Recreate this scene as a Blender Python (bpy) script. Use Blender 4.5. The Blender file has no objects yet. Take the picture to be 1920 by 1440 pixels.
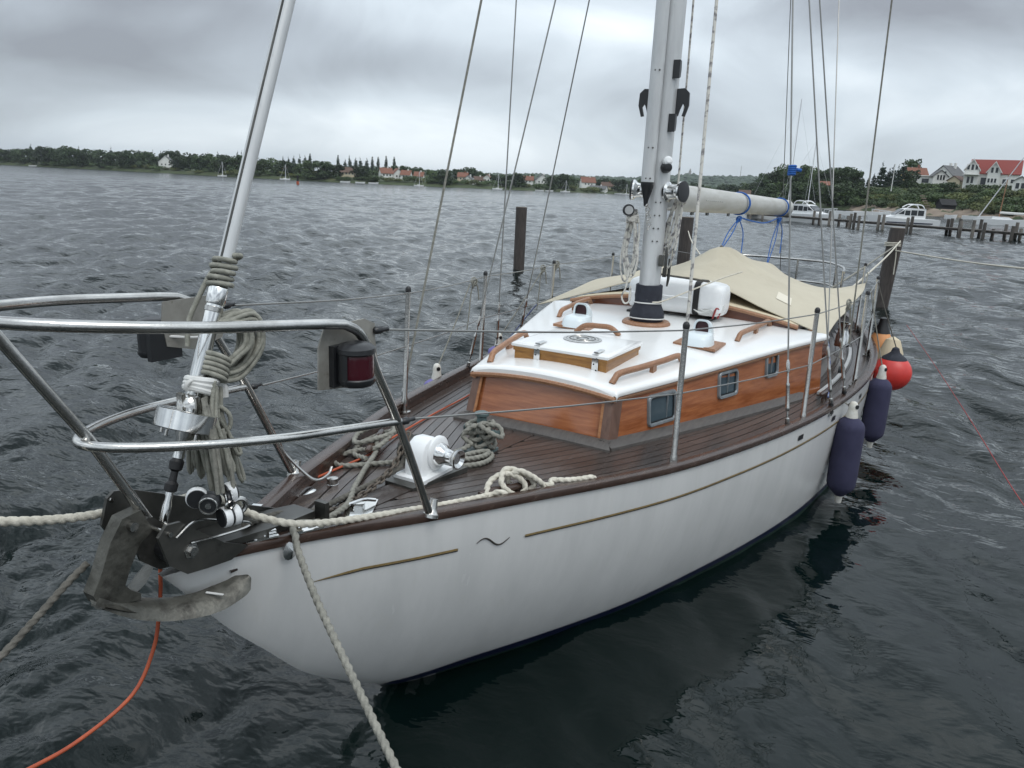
import bpy, bmesh, math, random
import numpy as np
from mathutils import Vector, Matrix
random.seed(7); rng = np.random.default_rng(7)
scene = bpy.context.scene
COL = scene.collection

# ------------------------------------------------------------------ camera
# boat axes: x runs aft, p runs to port, z up, water at z = 0.  World y = -p.
def B(x, p, z): return Vector((x, -p, z))
YAW, PITCH, ROLL = -0.50245, 0.25419, 0.04722
CAMX, CAMP, CAMZ, FPX = -2.0266, 1.6479, 1.9237, 1435.25
_c, _s = math.cos, math.sin
_f = B(_c(YAW)*_c(PITCH), _s(YAW)*_c(PITCH), -_s(PITCH))
_r = B(-_s(YAW), _c(YAW), 0)
_d = B(-_c(YAW)*_s(PITCH), -_s(YAW)*_s(PITCH), -_c(PITCH))
_i = _r*_c(ROLL) - _d*_s(ROLL)
_j = _r*_s(ROLL) + _d*_c(ROLL)
cam_data = bpy.data.cameras.new('camera'); cam = bpy.data.objects.new('camera', cam_data); COL.objects.link(cam)
cam.matrix_world = Matrix(((_i.x, -_j.x, -_f.x, CAMX), (_i.y, -_j.y, -_f.y, -CAMP), (_i.z, -_j.z, -_f.z, CAMZ), (0, 0, 0, 1)))
cam_data.sensor_width = 36; cam_data.lens = 36*FPX/1920
cam_data.clip_start = 0.05; cam_data.clip_end = 12000
scene.camera = cam

# ------------------------------------------------------------------ sky, sun, exposure
SUN_EL, SUN_AZ = math.radians(60), math.radians(205)
world = bpy.data.worlds.new('World'); scene.world = world; world.use_nodes = True
nt = world.node_tree; nt.nodes.clear()
def N(tree, typ, **kw):
    n = tree.nodes.new(typ)
    for k, v in kw.items():
        if hasattr(n, k): setattr(n, k, v)
    return n
def ramp(tree, stops, interp='LINEAR'):
    n = tree.nodes.new('ShaderNodeValToRGB'); r = n.color_ramp; r.interpolation = interp
    while len(r.elements) < len(stops): r.elements.new(0.5)
    for e, (t, c) in zip(r.elements, stops):
        e.position = t; e.color = (*c, 1) if len(c) == 3 else c
    return n
tc = N(nt, 'ShaderNodeTexCoord')
sky = N(nt, 'ShaderNodeTexSky', sky_type='NISHITA', sun_disc=False, sun_elevation=SUN_EL, sun_rotation=SUN_AZ)
bg_sky = N(nt, 'ShaderNodeBackground'); bg_sky.inputs[1].default_value = 0.10
nt.links.new(sky.outputs[0], bg_sky.inputs[0])
sep = N(nt, 'ShaderNodeSeparateXYZ'); nt.links.new(tc.outputs['Generated'], sep.inputs[0])
def M(tree, op, a, b=None, c=None):
    n = tree.nodes.new('ShaderNodeMath'); n.operation = op
    for k, v in enumerate((a, b, c)):
        if v is None: continue
        if isinstance(v, (int, float)): n.inputs[k].default_value = v
        else: tree.links.new(v, n.inputs[k])
    return n.outputs[0]
zpos = M(nt, 'MAXIMUM', sep.outputs[2], 0.0)
SEED = 19.18
def cloudvec(sx, sz, seed):                    # lumps of stratocumulus, flattened towards the horizon
    cb = N(nt, 'ShaderNodeCombineXYZ'); nt.links.new(M(nt, 'MULTIPLY', sep.outputs[0], sx), cb.inputs[0])
    nt.links.new(M(nt, 'MULTIPLY', sep.outputs[1], sx), cb.inputs[1]); nt.links.new(M(nt, 'ADD', M(nt, 'MULTIPLY', M(nt, 'POWER', zpos, 0.8), sz), seed), cb.inputs[2]); return cb.outputs[0]
big = N(nt, 'ShaderNodeTexNoise'); big.inputs['Scale'].default_value = 1.0; big.inputs['Detail'].default_value = 2.0; big.inputs['Roughness'].default_value = 0.45; big.inputs['Distortion'].default_value = 0.5
fine = N(nt, 'ShaderNodeTexNoise'); fine.inputs['Scale'].default_value = 1.0; fine.inputs['Detail'].default_value = 6; fine.inputs['Roughness'].default_value = 0.55; fine.inputs['Distortion'].default_value = 0.7
nt.links.new(cloudvec(1.7, 4.2, SEED), big.inputs['Vector']); nt.links.new(cloudvec(4.4, 7.0, SEED+4.3), fine.inputs['Vector'])
mixn = M(nt, 'ADD', M(nt, 'MULTIPLY', big.outputs[0], 0.75), M(nt, 'MULTIPLY', fine.outputs[0], 0.25))
cl = ramp(nt, [(0.34, (0.225, 0.243, 0.272)), (0.44, (0.35, 0.39, 0.432)), (0.53, (0.505, 0.565, 0.615)), (0.64, (0.75, 0.81, 0.85))])
nt.links.new(mixn, cl.inputs[0])
# overcast dome: the zenith is brighter than the horizon (CIE overcast sky)
gain = M(nt, 'ADD', 1.0, M(nt, 'MULTIPLY', zpos, 1.15))
hz = M(nt, 'POWER', M(nt, 'SUBTRACT', 1.0, zpos), 26.0)            # paler band of thin cloud low over the horizon
hmix = N(nt, 'ShaderNodeMixRGB'); nt.links.new(M(nt, 'MULTIPLY', hz, 0.30), hmix.inputs[0]); nt.links.new(cl.outputs[0], hmix.inputs[1]); hmix.inputs[2].default_value = (0.52, 0.59, 0.63, 1)
bg_cl = N(nt, 'ShaderNodeBackground'); nt.links.new(hmix.outputs[0], bg_cl.inputs[0]); nt.links.new(gain, bg_cl.inputs[1])
ms = N(nt, 'ShaderNodeMixShader'); ms.inputs[0].default_value = 0.94
nt.links.new(bg_sky.outputs[0], ms.inputs[1]); nt.links.new(bg_cl.outputs[0], ms.inputs[2])
wo = N(nt, 'ShaderNodeOutputWorld'); nt.links.new(ms.outputs[0], wo.inputs[0])

sl = bpy.data.lights.new('sun', 'SUN'); sl.energy = 0.9; sl.angle = math.radians(30); sl.color = (1.0, 0.97, 0.93)
sun = bpy.data.objects.new('sun', sl); COL.objects.link(sun); sun.location = (0, 0, 30)
_sd = Vector((math.sin(SUN_AZ)*math.cos(SUN_EL), math.cos(SUN_AZ)*math.cos(SUN_EL), math.sin(SUN_EL)))
sun.rotation_euler = _sd.to_track_quat('Z', 'Y').to_euler()
vs = scene.view_settings; vs.view_transform = 'Standard'; vs.look = 'None'; vs.gamma = 1; vs.exposure = 0.36; vs.use_curve_mapping = False

# ------------------------------------------------------------------ materials
MATS = {}
def mat(name, col, rough=0.5, metal=0.0, col2=None, scale=6.0, stretch=(1, 1, 1), detail=5, lo=0.35, hi=0.65, bump=0.0, bscale=None,
        rvar=0.0, coat=0.0, spec=None, ior=None, trans=0.0, objrand=0.0, dirt=None, coords='Object'):
    if name in MATS: return MATS[name]
    m = bpy.data.materials.new(name); m.use_nodes = True; t = m.node_tree; bs = t.nodes['Principled BSDF']
    bs.inputs['Roughness'].default_value = rough; bs.inputs['Metallic'].default_value = metal
    bs.inputs['Base Color'].default_value = (*col, 1)
    if coat: bs.inputs['Coat Weight'].default_value = coat; bs.inputs['Coat Roughness'].default_value = 0.12
    if spec is not None: bs.inputs['Specular IOR Level'].default_value = spec
    if ior: bs.inputs['IOR'].default_value = ior
    if trans: bs.inputs['Transmission Weight'].default_value = trans
    tcn = N(t, 'ShaderNodeTexCoord'); mp = N(t, 'ShaderNodeMapping'); mp.inputs['Scale'].default_value = stretch
    if coords == 'Geometry':
        g = N(t, 'ShaderNodeNewGeometry'); t.links.new(g.outputs['Position'], mp.inputs[0])
    else: t.links.new(tcn.outputs[coords], mp.inputs[0])
    nz = N(t, 'ShaderNodeTexNoise'); nz.inputs['Scale'].default_value = scale; nz.inputs['Detail'].default_value = detail; nz.inputs['Roughness'].default_value = 0.62
    t.links.new(mp.outputs[0], nz.inputs['Vector'])
    out = None
    if col2 is not None:
        rp = ramp(t, [(lo, col), (hi, col2)]); t.links.new(nz.outputs[0], rp.inputs[0]); out = rp.outputs[0]
    if dirt is not None:                       # (colour, scale, threshold, softness)
        dn = N(t, 'ShaderNodeTexNoise'); dn.inputs['Scale'].default_value = dirt[1]; dn.inputs['Detail'].default_value = 8; dn.inputs['Roughness'].default_value = 0.7
        t.links.new(mp.outputs[0], dn.inputs['Vector'])
        dr = ramp(t, [(dirt[2], (0, 0, 0)), (dirt[2]+dirt[3], (1, 1, 1))]); t.links.new(dn.outputs[0], dr.inputs[0])
        mx = N(t, 'ShaderNodeMixRGB'); t.links.new(dr.outputs[0], mx.inputs[0])
        if out is None: mx.inputs[1].default_value = (*col, 1)
        else: t.links.new(out, mx.inputs[1])
        mx.inputs[2].default_value = (*dirt[0], 1); out = mx.outputs[0]
    if objrand:
        oi = N(t, 'ShaderNodeObjectInfo'); hs = N(t, 'ShaderNodeHueSaturation')
        v = M(t, 'ADD', 1.0-objrand/2, M(t, 'MULTIPLY', oi.outputs['Random'], objrand)); t.links.new(v, hs.inputs['Value'])
        if out is None: hs.inputs['Color'].default_value = (*col, 1)
        else: t.links.new(out, hs.inputs['Color'])
        out = hs.outputs[0]
    if out is not None: t.links.new(out, bs.inputs['Base Color'])
    if rvar:
        rr = M(t, 'ADD', rough-rvar/2, M(t, 'MULTIPLY', nz.outputs[0], rvar)); t.links.new(rr, bs.inputs['Roughness'])
    if bump:
        bn = nz
        if bscale:
            bn = N(t, 'ShaderNodeTexNoise'); bn.inputs['Scale'].default_value = bscale; bn.inputs['Detail'].default_value = 4
            t.links.new(mp.outputs[0], bn.inputs['Vector'])
        bp = N(t, 'ShaderNodeBump'); bp.inputs['Strength'].default_value = bump; bp.inputs['Distance'].default_value = 0.01
        t.links.new(bn.outputs[0], bp.inputs['Height']); t.links.new(bp.outputs[0], bs.inputs['Normal'])
    MATS[name] = m; return m

mat('hull_white', (0.645, 0.642, 0.630), 0.24, col2=(0.585, 0.585, 0.575), scale=1.6, stretch=(5, 5, 0.9), dirt=((0.575, 0.57, 0.535), 3.5, 0.58, 0.3), rvar=0.16, coat=0.2)
mat('boot_top', (0.010, 0.014, 0.045), 0.3)
mat('antifoul', (0.006, 0.022, 0.016), 0.6, col2=(0.012, 0.04, 0.028), scale=8)
mat('gold', (0.30, 0.215, 0.085), 0.45, col2=(0.20, 0.14, 0.06), scale=30)
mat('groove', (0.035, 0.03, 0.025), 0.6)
mat('teak_wet', (0.044, 0.034, 0.030), 0.22, col2=(0.066, 0.051, 0.045), scale=5, stretch=(1.2, 18, 8), rvar=0.22, bump=0.08, bscale=60, objrand=0.6, coords='Geometry', dirt=((0.10, 0.078, 0.062), 1.3, 0.56, 0.2))
mat('teak_grey', (0.060, 0.054, 0.050), 0.45, col2=(0.095, 0.085, 0.077), scale=5, stretch=(1.5, 18, 10), bump=0.2, bscale=40, coords='Geometry')
mat('caulk', (0.008, 0.008, 0.008), 0.5)
mat('rail_wood', (0.036, 0.021, 0.016), 0.25, col2=(0.062, 0.038, 0.029), scale=5, stretch=(1.5, 3, 8), rvar=0.22, bump=0.06, bscale=30, coords='Geometry', dirt=((0.10, 0.085, 0.074), 1.2, 0.58, 0.25))
mat('mahogany', (0.215, 0.062, 0.023), 0.16, col2=(0.43, 0.162, 0.066), scale=3.6, stretch=(1.6, 1.6, 15), lo=0.25, hi=0.75, rvar=0.15, coat=0.5, bump=0.05, bscale=30, dirt=((0.13, 0.036, 0.012), 3, 0.6, 0.25), coords='Geometry')
mat('mahogany_dark', (0.095, 0.026, 0.011), 0.25, col2=(0.16, 0.05, 0.02), scale=4, stretch=(1.2, 1.2, 10), coat=0.4, coords='Geometry')
mat('bare_wood', (0.42, 0.20, 0.085), 0.5, col2=(0.27, 0.10, 0.035), scale=14, stretch=(1, 1, 3))
mat('corner_wood', (0.105, 0.058, 0.042), 0.4, col2=(0.165, 0.095, 0.07), scale=6, stretch=(6, 6, 1))
mat('teak_rail', (0.24, 0.115, 0.058), 0.45, col2=(0.34, 0.175, 0.095), scale=8, stretch=(2, 14, 14), objrand=0.2)
mat('hatch_wood', (0.36, 0.175, 0.045), 0.45, col2=(0.25, 0.115, 0.03), scale=5, stretch=(3, 3, 22), dirt=((0.16, 0.10, 0.035), 7, 0.58, 0.2))
mat('hatch_wood_pale', (0.36, 0.22, 0.13), 0.55, col2=(0.28, 0.16, 0.09), scale=5, stretch=(3, 3, 22))
mat('roof_white', (0.80, 0.80, 0.785), 0.22, col2=(0.75, 0.75, 0.735), scale=2.5, rvar=0.2, coat=0.25, dirt=((0.62, 0.61, 0.56), 6, 0.64, 0.18), bump=0.04, bscale=60)
mat('plastic_white', (0.80, 0.81, 0.81), 0.35, col2=(0.74, 0.75, 0.75), scale=5, dirt=((0.5, 0.49, 0.45), 7, 0.66, 0.15))
mat('vent_white', (0.66, 0.72, 0.74), 0.3)
mat('vent_red', (0.030, 0.004, 0.006), 0.5)
mat('steel', (0.58, 0.57, 0.55), 0.20, 1.0, col2=(0.44, 0.43, 0.41), scale=11, rvar=0.22, dirt=((0.20, 0.14, 0.09), 14, 0.68, 0.12), bump=0.05, bscale=90)
mat('steel_bright', (0.75, 0.75, 0.74), 0.12, 1.0, col2=(0.62, 0.62, 0.61), scale=14)
mat('wire', (0.30, 0.30, 0.29), 0.4, 0.8)
mat('alu', (0.60, 0.61, 0.61), 0.42, 0.25, col2=(0.52, 0.53, 0.535), scale=5, stretch=(4, 4, 0.7), dirt=((0.35, 0.34, 0.32), 10, 0.64, 0.16))
mat('alu_grey', (0.40, 0.41, 0.41), 0.45, 0.25, col2=(0.48, 0.48, 0.47), scale=4)
mat('boom_cover', (0.50, 0.50, 0.48), 0.6, col2=(0.40, 0.395, 0.365), scale=3, stretch=(1, 6, 6))
mat('galv', (0.055, 0.055, 0.048), 0.45, 0.5, col2=(0.125, 0.122, 0.106), scale=9, rvar=0.3, bump=0.3, bscale=45, dirt=((0.030, 0.028, 0.024), 12, 0.52, 0.18))
mat('plate_dark', (0.062, 0.062, 0.058), 0.35, 0.7, col2=(0.12, 0.118, 0.108), scale=7, dirt=((0.03, 0.027, 0.024), 9, 0.55, 0.2))
mat('rust_chain', (0.075, 0.060, 0.048), 0.6, 0.5, col2=(0.15, 0.125, 0.10), scale=40)
mat('black_rubber', (0.010, 0.010, 0.011), 0.45)
mat('black_plastic', (0.017, 0.018, 0.020), 0.35)
mat('navy_cloth', (0.013, 0.015, 0.024), 0.8, col2=(0.022, 0.025, 0.036), scale=30, bump=0.3)
mat('rope_grey', (0.27, 0.262, 0.225), 0.85, col2=(0.165, 0.162, 0.14), scale=45, bump=0.3, bscale=160)
mat('rope_green', (0.315, 0.31, 0.265), 0.85, col2=(0.195, 0.195, 0.165), scale=40, bump=0.3, bscale=160)
mat('rope_white', (0.62, 0.585, 0.50), 0.85, col2=(0.46, 0.43, 0.36), scale=40, bump=0.3, bscale=160)
mat('rope_dark', (0.070, 0.066, 0.056), 0.85, col2=(0.12, 0.112, 0.096), scale=40, bump=0.3, bscale=160)
mat('rope_fleck', (0.58, 0.56, 0.51), 0.8, col2=(0.20, 0.19, 0.19), scale=34, lo=0.5, hi=0.6)
mat('cloth_white', (0.66, 0.66, 0.64), 0.85, col2=(0.54, 0.54, 0.52), scale=20)
mat('rope_blue', (0.012, 0.085, 0.32), 0.75, col2=(0.02, 0.12, 0.42), scale=40)
mat('rope_navy', (0.035, 0.045, 0.12), 0.8, col2=(0.10, 0.12, 0.2), scale=60)
mat('rope_orange', (0.42, 0.085, 0.030), 0.6, col2=(0.32, 0.06, 0.025), scale=20)
mat('rope_red', (0.26, 0.035, 0.035), 0.7)
mat('tarp', (0.50, 0.455, 0.355), 0.85, col2=(0.46, 0.415, 0.32), scale=3, bump=0.25, bscale=26, dirt=((0.38, 0.335, 0.25), 2.2, 0.56, 0.28))
mat('tarp_tape', (0.66, 0.61, 0.50), 0.7)
mat('fender_navy', (0.026, 0.026, 0.060), 0.9, col2=(0.038, 0.037, 0.078), scale=7, bump=0.2, bscale=220)
mat('fender_lilac', (0.17, 0.15, 0.36), 0.85, col2=(0.13, 0.115, 0.29), scale=10)
mat('fender_white', (0.66, 0.645, 0.60), 0.45, col2=(0.50, 0.47, 0.40), scale=20)
mat('fender_red', (0.62, 0.045, 0.035), 0.42, col2=(0.50, 0.035, 0.03), scale=5, dirt=((0.30, 0.05, 0.04), 8, 0.62, 0.2))
mat('fender_orange', (0.66, 0.30, 0.12), 0.5)
mat('fender_cream', (0.56, 0.48, 0.34), 0.8, bump=0.4, bscale=80)
mat('bitt_green', (0.070, 0.105, 0.105), 0.45, col2=(0.11, 0.15, 0.15), scale=20)
mat('lens_red', (0.045, 0.004, 0.009), 0.15)
mat('lens_green', (0.004, 0.09, 0.075), 0.15)
mat('glass_port', (0.035, 0.055, 0.070), 0.06, col2=(0.06, 0.085, 0.10), scale=4)
mat('frame_alu', (0.33, 0.36, 0.38), 0.4, 0.5, col2=(0.22, 0.24, 0.25), scale=12)
mat('pile_wood', (0.030, 0.024, 0.021), 0.6, col2=(0.075, 0.062, 0.055), scale=7, stretch=(7, 7, 0.8), bump=0.6, bscale=20)
mat('pile_top', (0.11, 0.09, 0.07), 0.8)
mat('fleck_blue', (0.42, 0.46, 0.55), 0.8, col2=(0.05, 0.10, 0.35), scale=60, lo=0.45, hi=0.55)
# distance materials
mat('grass', (0.030, 0.046, 0.014), 0.9, col2=(0.050, 0.066, 0.022), scale=0.12, coords='Geometry', dirt=((0.11, 0.105, 0.045), 0.05, 0.58, 0.15))
mat('leaf_dark', (0.020, 0.039, 0.014), 0.7, col2=(0.042, 0.070, 0.023), scale=0.5, objrand=0.7)
mat('leaf_mid', (0.042, 0.072, 0.023), 0.7, col2=(0.072, 0.110, 0.036), scale=0.9, objrand=0.6)
mat('leaf_conifer', (0.018, 0.034, 0.021), 0.75, col2=(0.030, 0.055, 0.031), scale=1.2, objrand=0.6)
mat('leaf_olive', (0.070, 0.090, 0.028), 0.75, col2=(0.12, 0.135, 0.042), scale=1.2, objrand=0.6)
mat('bark', (0.07, 0.055, 0.042), 0.9)
mat('wall_white', (0.72, 0.72, 0.69), 0.8, col2=(0.64, 0.64, 0.61), scale=0.6)
mat('wall_cream', (0.56, 0.48, 0.34), 0.8)
mat('wall_yellow', (0.50, 0.33, 0.14), 0.8)
mat('roof_red', (0.23, 0.038, 0.028), 0.75, col2=(0.17, 0.030, 0.024), scale=1.2, stretch=(4, 4, 4))
mat('roof_orange', (0.205, 0.085, 0.052), 0.8, col2=(0.15, 0.065, 0.042), scale=1.5)
mat('roof_grey', (0.085, 0.088, 0.092), 0.8, col2=(0.12, 0.12, 0.12), scale=1.5)
mat('roof_brown', (0.085, 0.050, 0.036), 0.8, col2=(0.12, 0.075, 0.055), scale=1.5)
mat('black_board', (0.010, 0.010, 0.011), 0.8)
mat('pane', (0.02, 0.025, 0.03), 0.1)
mat('boat_white', (0.74, 0.75, 0.75), 0.3)
mat('boat_stripe', (0.02, 0.025, 0.05), 0.35)
mat('rock', (0.17, 0.13, 0.10), 0.9, col2=(0.25, 0.20, 0.15), scale=0.5)
mat('jetty_wood', (0.050, 0.044, 0.038), 0.8, col2=(0.085, 0.075, 0.066), scale=3)
mat('jetty_pile', (0.22, 0.20, 0.175), 0.85, col2=(0.07, 0.062, 0.055), scale=1.5, stretch=(1, 1, 0.6))
mat('spar_far', (0.55, 0.56, 0.57), 0.5)
mat('sail_cover', (0.10, 0.10, 0.11), 0.8)
mat('concrete', (0.30, 0.29, 0.27), 0.9)

# ------------------------------------------------------------------ mesh helpers
class MB:
    def __init__(s): s.v = []; s.f = []; s.m = []; s.cm = 0
    def add(s, vs_, fs_):
        o = len(s.v); s.v += [tuple(v) for v in vs_]; s.f += [tuple(i+o for i in f) for f in fs_]; s.m += [s.cm]*len(fs_); return s
    def box(s, c, size, R=None):
        hx, hy, hz_ = (k/2 for k in size); pts = []
        for sx in (-1, 1):
            for sy in (-1, 1):
                for sz in (-1, 1):
                    v = Vector((sx*hx, sy*hy, sz*hz_))
                    if R is not None: v = R @ v
                    pts.append(Vector(c)+v)
        return s.add(pts, [(0, 1, 3, 2), (4, 6, 7, 5), (0, 4, 5, 1), (2, 3, 7, 6), (0, 2, 6, 4), (1, 5, 7, 3)])
    def prism(s, poly, off):                 # polygon (list of Vector) extruded along vector off
        n = len(poly); a = [Vector(p) for p in poly]; b = [p+Vector(off) for p in a]
        return s.add(a+b, [tuple(range(n))[::-1], tuple(range(n, 2*n))]+[(k, (k+1) % n, n+(k+1) % n, n+k) for k in range(n)])
    def rings(s, rings, closed=True, cap=True):
        n = len(rings[0]); vs_ = [p for r in rings for p in r]; fs_ = []
        for a in range(len(rings)-1):
            for k in range(n if closed else n-1):
                k2 = (k+1) % n; fs_.append((a*n+k, a*n+k2, (a+1)*n+k2, (a+1)*n+k))
        if cap and closed:
            fs_.append(tuple(range(n))[::-1]); fs_.append(tuple((len(rings)-1)*n+k for k in range(n)))
        return s.add(vs_, fs_)
    def tube(s, pts, r, n=8, lobes=0, amp=0.25, twist=0.0, cap=True):
        pts = [Vector(p) for p in pts]; m = len(pts)
        rs = r if hasattr(r, '__len__') else [r]*m
        T = []
        for k in range(m):
            t = (pts[min(k+1, m-1)]-pts[max(k-1, 0)])
            T.append(t.normalized() if t.length > 1e-9 else Vector((0, 0, 1)))
        ref = Vector((0, 0, 1)) if abs(T[0].z) < 0.9 else Vector((1, 0, 0))
        u = (ref-T[0]*ref.dot(T[0])).normalized(); L = 0; rings = []
        for k in range(m):
            u = (u-T[k]*u.dot(T[k])); u = u.normalized() if u.length > 1e-9 else T[k].orthogonal().normalized()
            w = T[k].cross(u)
            if k: L += (pts[k]-pts[k-1]).length
            ring = []
            for q in range(n):
                a = 2*math.pi*q/n
                rr = rs[k]
                if lobes: rr *= 1-amp+amp*abs(math.cos(lobes*(a-twist*L)/2))
                ring.append(pts[k]+(u*math.cos(a)+w*math.sin(a))*rr)
            rings.append(ring)
        return s.rings(rings, True, cap)
    def lathe(s, base, axis, prof, n=16, cap=True):      # prof: list of (along, radius)
        base = Vector(base); ax = Vector(axis).normalized(); u = ax.orthogonal().normalized(); w = ax.cross(u)
        return s.rings([[base+ax*h+(u*math.cos(2*math.pi*k/n)+w*math.sin(2*math.pi*k/n))*r for k in range(n)] for h, r in prof], True, cap)
    def grid(s, rows, thick=None):
        n = len(rows[0]); s.add([p for r in rows for p in r], [(a*n+k, a*n+k+1, (a+1)*n+k+1, (a+1)*n+k) for a in range(len(rows)-1) for k in range(n-1)]); return s
    def torus(s, c, axis, R, r, n=24, m=8, squash=None):
        c = Vector(c); ax = Vector(axis).normalized(); u = ax.orthogonal().normalized(); w = ax.cross(u)
        pts = [c+(u*math.cos(2*math.pi*k/n)+w*math.sin(2*math.pi*k/n))*R for k in range(n)]
        vs_ = []; fs_ = []
        for k in range(n):
            d = (pts[k]-c).normalized()
            for q in range(m):
                a = 2*math.pi*q/m; vs_.append(pts[k]+d*math.cos(a)*r+ax*math.sin(a)*r)
        for k in range(n):
            for q in range(m): fs_.append((k*m+q, ((k+1) % n)*m+q, ((k+1) % n)*m+(q+1) % m, k*m+(q+1) % m))
        return s.add(vs_, fs_)
    def mesh(s, name, mats, shift=None, smooth=True, recalc=True):
        me = bpy.data.meshes.new(name); sh = Vector(shift) if shift is not None else Vector((0, 0, 0))
        me.from_pydata([tuple(Vector(v)-sh) for v in s.v], [], s.f)
        for k in (mats if isinstance(mats, (list, tuple)) else [mats]): me.materials.append(MATS[k])
        if isinstance(mats, (list, tuple)): me.polygons.foreach_set('material_index', s.m)
        if recalc:
            bm = bmesh.new(); bm.from_mesh(me); bmesh.ops.recalc_face_normals(bm, faces=bm.faces); bm.to_mesh(me); bm.free()
        if smooth:
            me.polygons.foreach_set('use_smooth', [True]*len(me.polygons))
            try: me.set_sharp_from_angle(angle=math.radians(38 if smooth is True else smooth))
            except Exception: pass
        me.update(); return me
    def build(s, name, mats, parent=None, label=None, cat=None, group=None, kind=None, smooth=True, recalc=True):
        if parent is not None: sh = wloc(parent)
        else:
            a = np.array([tuple(v) for v in s.v]); sh = Vector((a[:, 0].mean(), a[:, 1].mean(), a[:, 2].min()))
        o = bpy.data.objects.new(name, s.mesh(name, mats, sh, smooth, recalc)); COL.objects.link(o)
        if parent is not None: o.parent = parent
        else: o.location = sh
        WL[o.name] = Vector(sh)
        tag(o, label, cat, group, kind); return o
WL = {}
def wloc(o): return WL[o.name]
def tag(o, label=None, cat=None, group=None, kind=None):
    if label: o['label'] = label
    if cat: o['category'] = cat
    if group: o['group'] = group
    if kind: o['kind'] = kind
    return o
def thing(name, loc, label, cat, group=None):
    o = bpy.data.objects.new(name, None); COL.objects.link(o); o.location = loc; o.empty_display_size = 0.1
    WL[o.name] = Vector(loc); return tag(o, label, cat, group)
def spl(pts, per=0.03, nmin=3):               # Catmull-Rom through points (Vectors), sampled about every `per` metres
    P = [Vector(p) for p in pts]
    if len(P) == 2:
        k = max(nmin, int((P[1]-P[0]).length/per)); return [P[0].lerp(P[1], q/k) for q in range(k+1)]
    P = [P[0]*2-P[1]]+P+[P[-1]*2-P[-2]]; out = []
    for a in range(1, len(P)-2):
        p0, p1, p2, p3 = P[a-1:a+3]; k = max(nmin, int((p2-p1).length/per))
        for q in range(k):
            t = q/k
            out.append(0.5*((2*p1)+(-p0+p2)*t+(2*p0-5*p1+4*p2-p3)*t*t+(-p0+3*p1-3*p2+p3)*t**3))
    out.append(P[-2]); return out
def fn(xs, ys):                                # smooth scalar function through points
    xs = np.array(xs, float); ys = np.array(ys, float); d = np.gradient(ys, xs)
    def f(x):
        x = min(max(x, xs[0]), xs[-1]); k = min(max(int(np.searchsorted(xs, x))-1, 0), len(xs)-2)
        h = xs[k+1]-xs[k]; t = (x-xs[k])/h
        return float((2*t**3-3*t*t+1)*ys[k]+(t**3-2*t*t+t)*h*d[k]+(-2*t**3+3*t*t)*ys[k+1]+(t**3-t*t)*h*d[k+1])
    return f
def Bs(L): return [B(*q) for q in L]
def rope(name, pts, r, m, label=None, cat='rope', parent=None, group=None, lay=True, per=None, mb=None):
    mbx = mb or MB()
    if lay: mbx.tube(spl(pts, per or r*.5), r*1.16, 12, 3, 0.42, 0.80/r)
    else: mbx.tube(spl(pts, per or 0.03), r, 8)
    if mb is None: return mbx.build(name, m, parent, label, None if parent else cat, group, smooth=60)
def copy_tree(o, parent=None):
    c = o.copy(); COL.objects.link(c); c.parent = parent; WL[c.name] = Vector((0, 0, 0))
    for ch in o.children: copy_tree(ch, c)
    return c
# ------------------------------------------------------------------ the boat's lines
half = fn([-.885, -.7, -.5, -.1, .3, .67, 1.06, 1.6, 2.13, 3.1, 4.03, 5.2, 6.3, 7.0, 7.45], [.012, .045, .115, .305, .470, .625, .772, .925, 1.054, 1.222, 1.30, 1.245, 1.02, .78, .58])
railz = fn([-.885, -.1, 1.13, 2.47, 3.8, 5.0, 6.2, 7.45], [.928, .868, .778, .720, .703, .712, .735, .775])
keelz = fn([-.885, -.808, -.692, -.537, -.405, -.171, .072, .4, 1.0, 2.0, 3.2, 4.5, 5.6, 6.4, 7.45], [.90, .805, .651, .48, .335, .151, -.012, -.15, -.36, -.62, -.82, -.75, -.35, -.02, .36])
bexp = fn([-.885, -.4, .1, .66, 1.7, 2.92, 4.2, 5.5, 7.45], [.95, .86, .76, .62, .46, .29, .27, .36, .55])
RAILH = 0.030                                   # thickness of the rail cap
def hull_p(x, z):
    zs = railz(x)-RAILH; zk = keelz(x)
    u = min(max((zs-z)/(zs-zk), 0), 1)
    return half(x)*max(1-u**1.9, 0)**bexp(x)
def deckz(x, p):
    h = max(half(x), .05); return railz(x)-.072+.05*min(1, h/.8)*(1-min(1, (p/h)**2))

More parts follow.
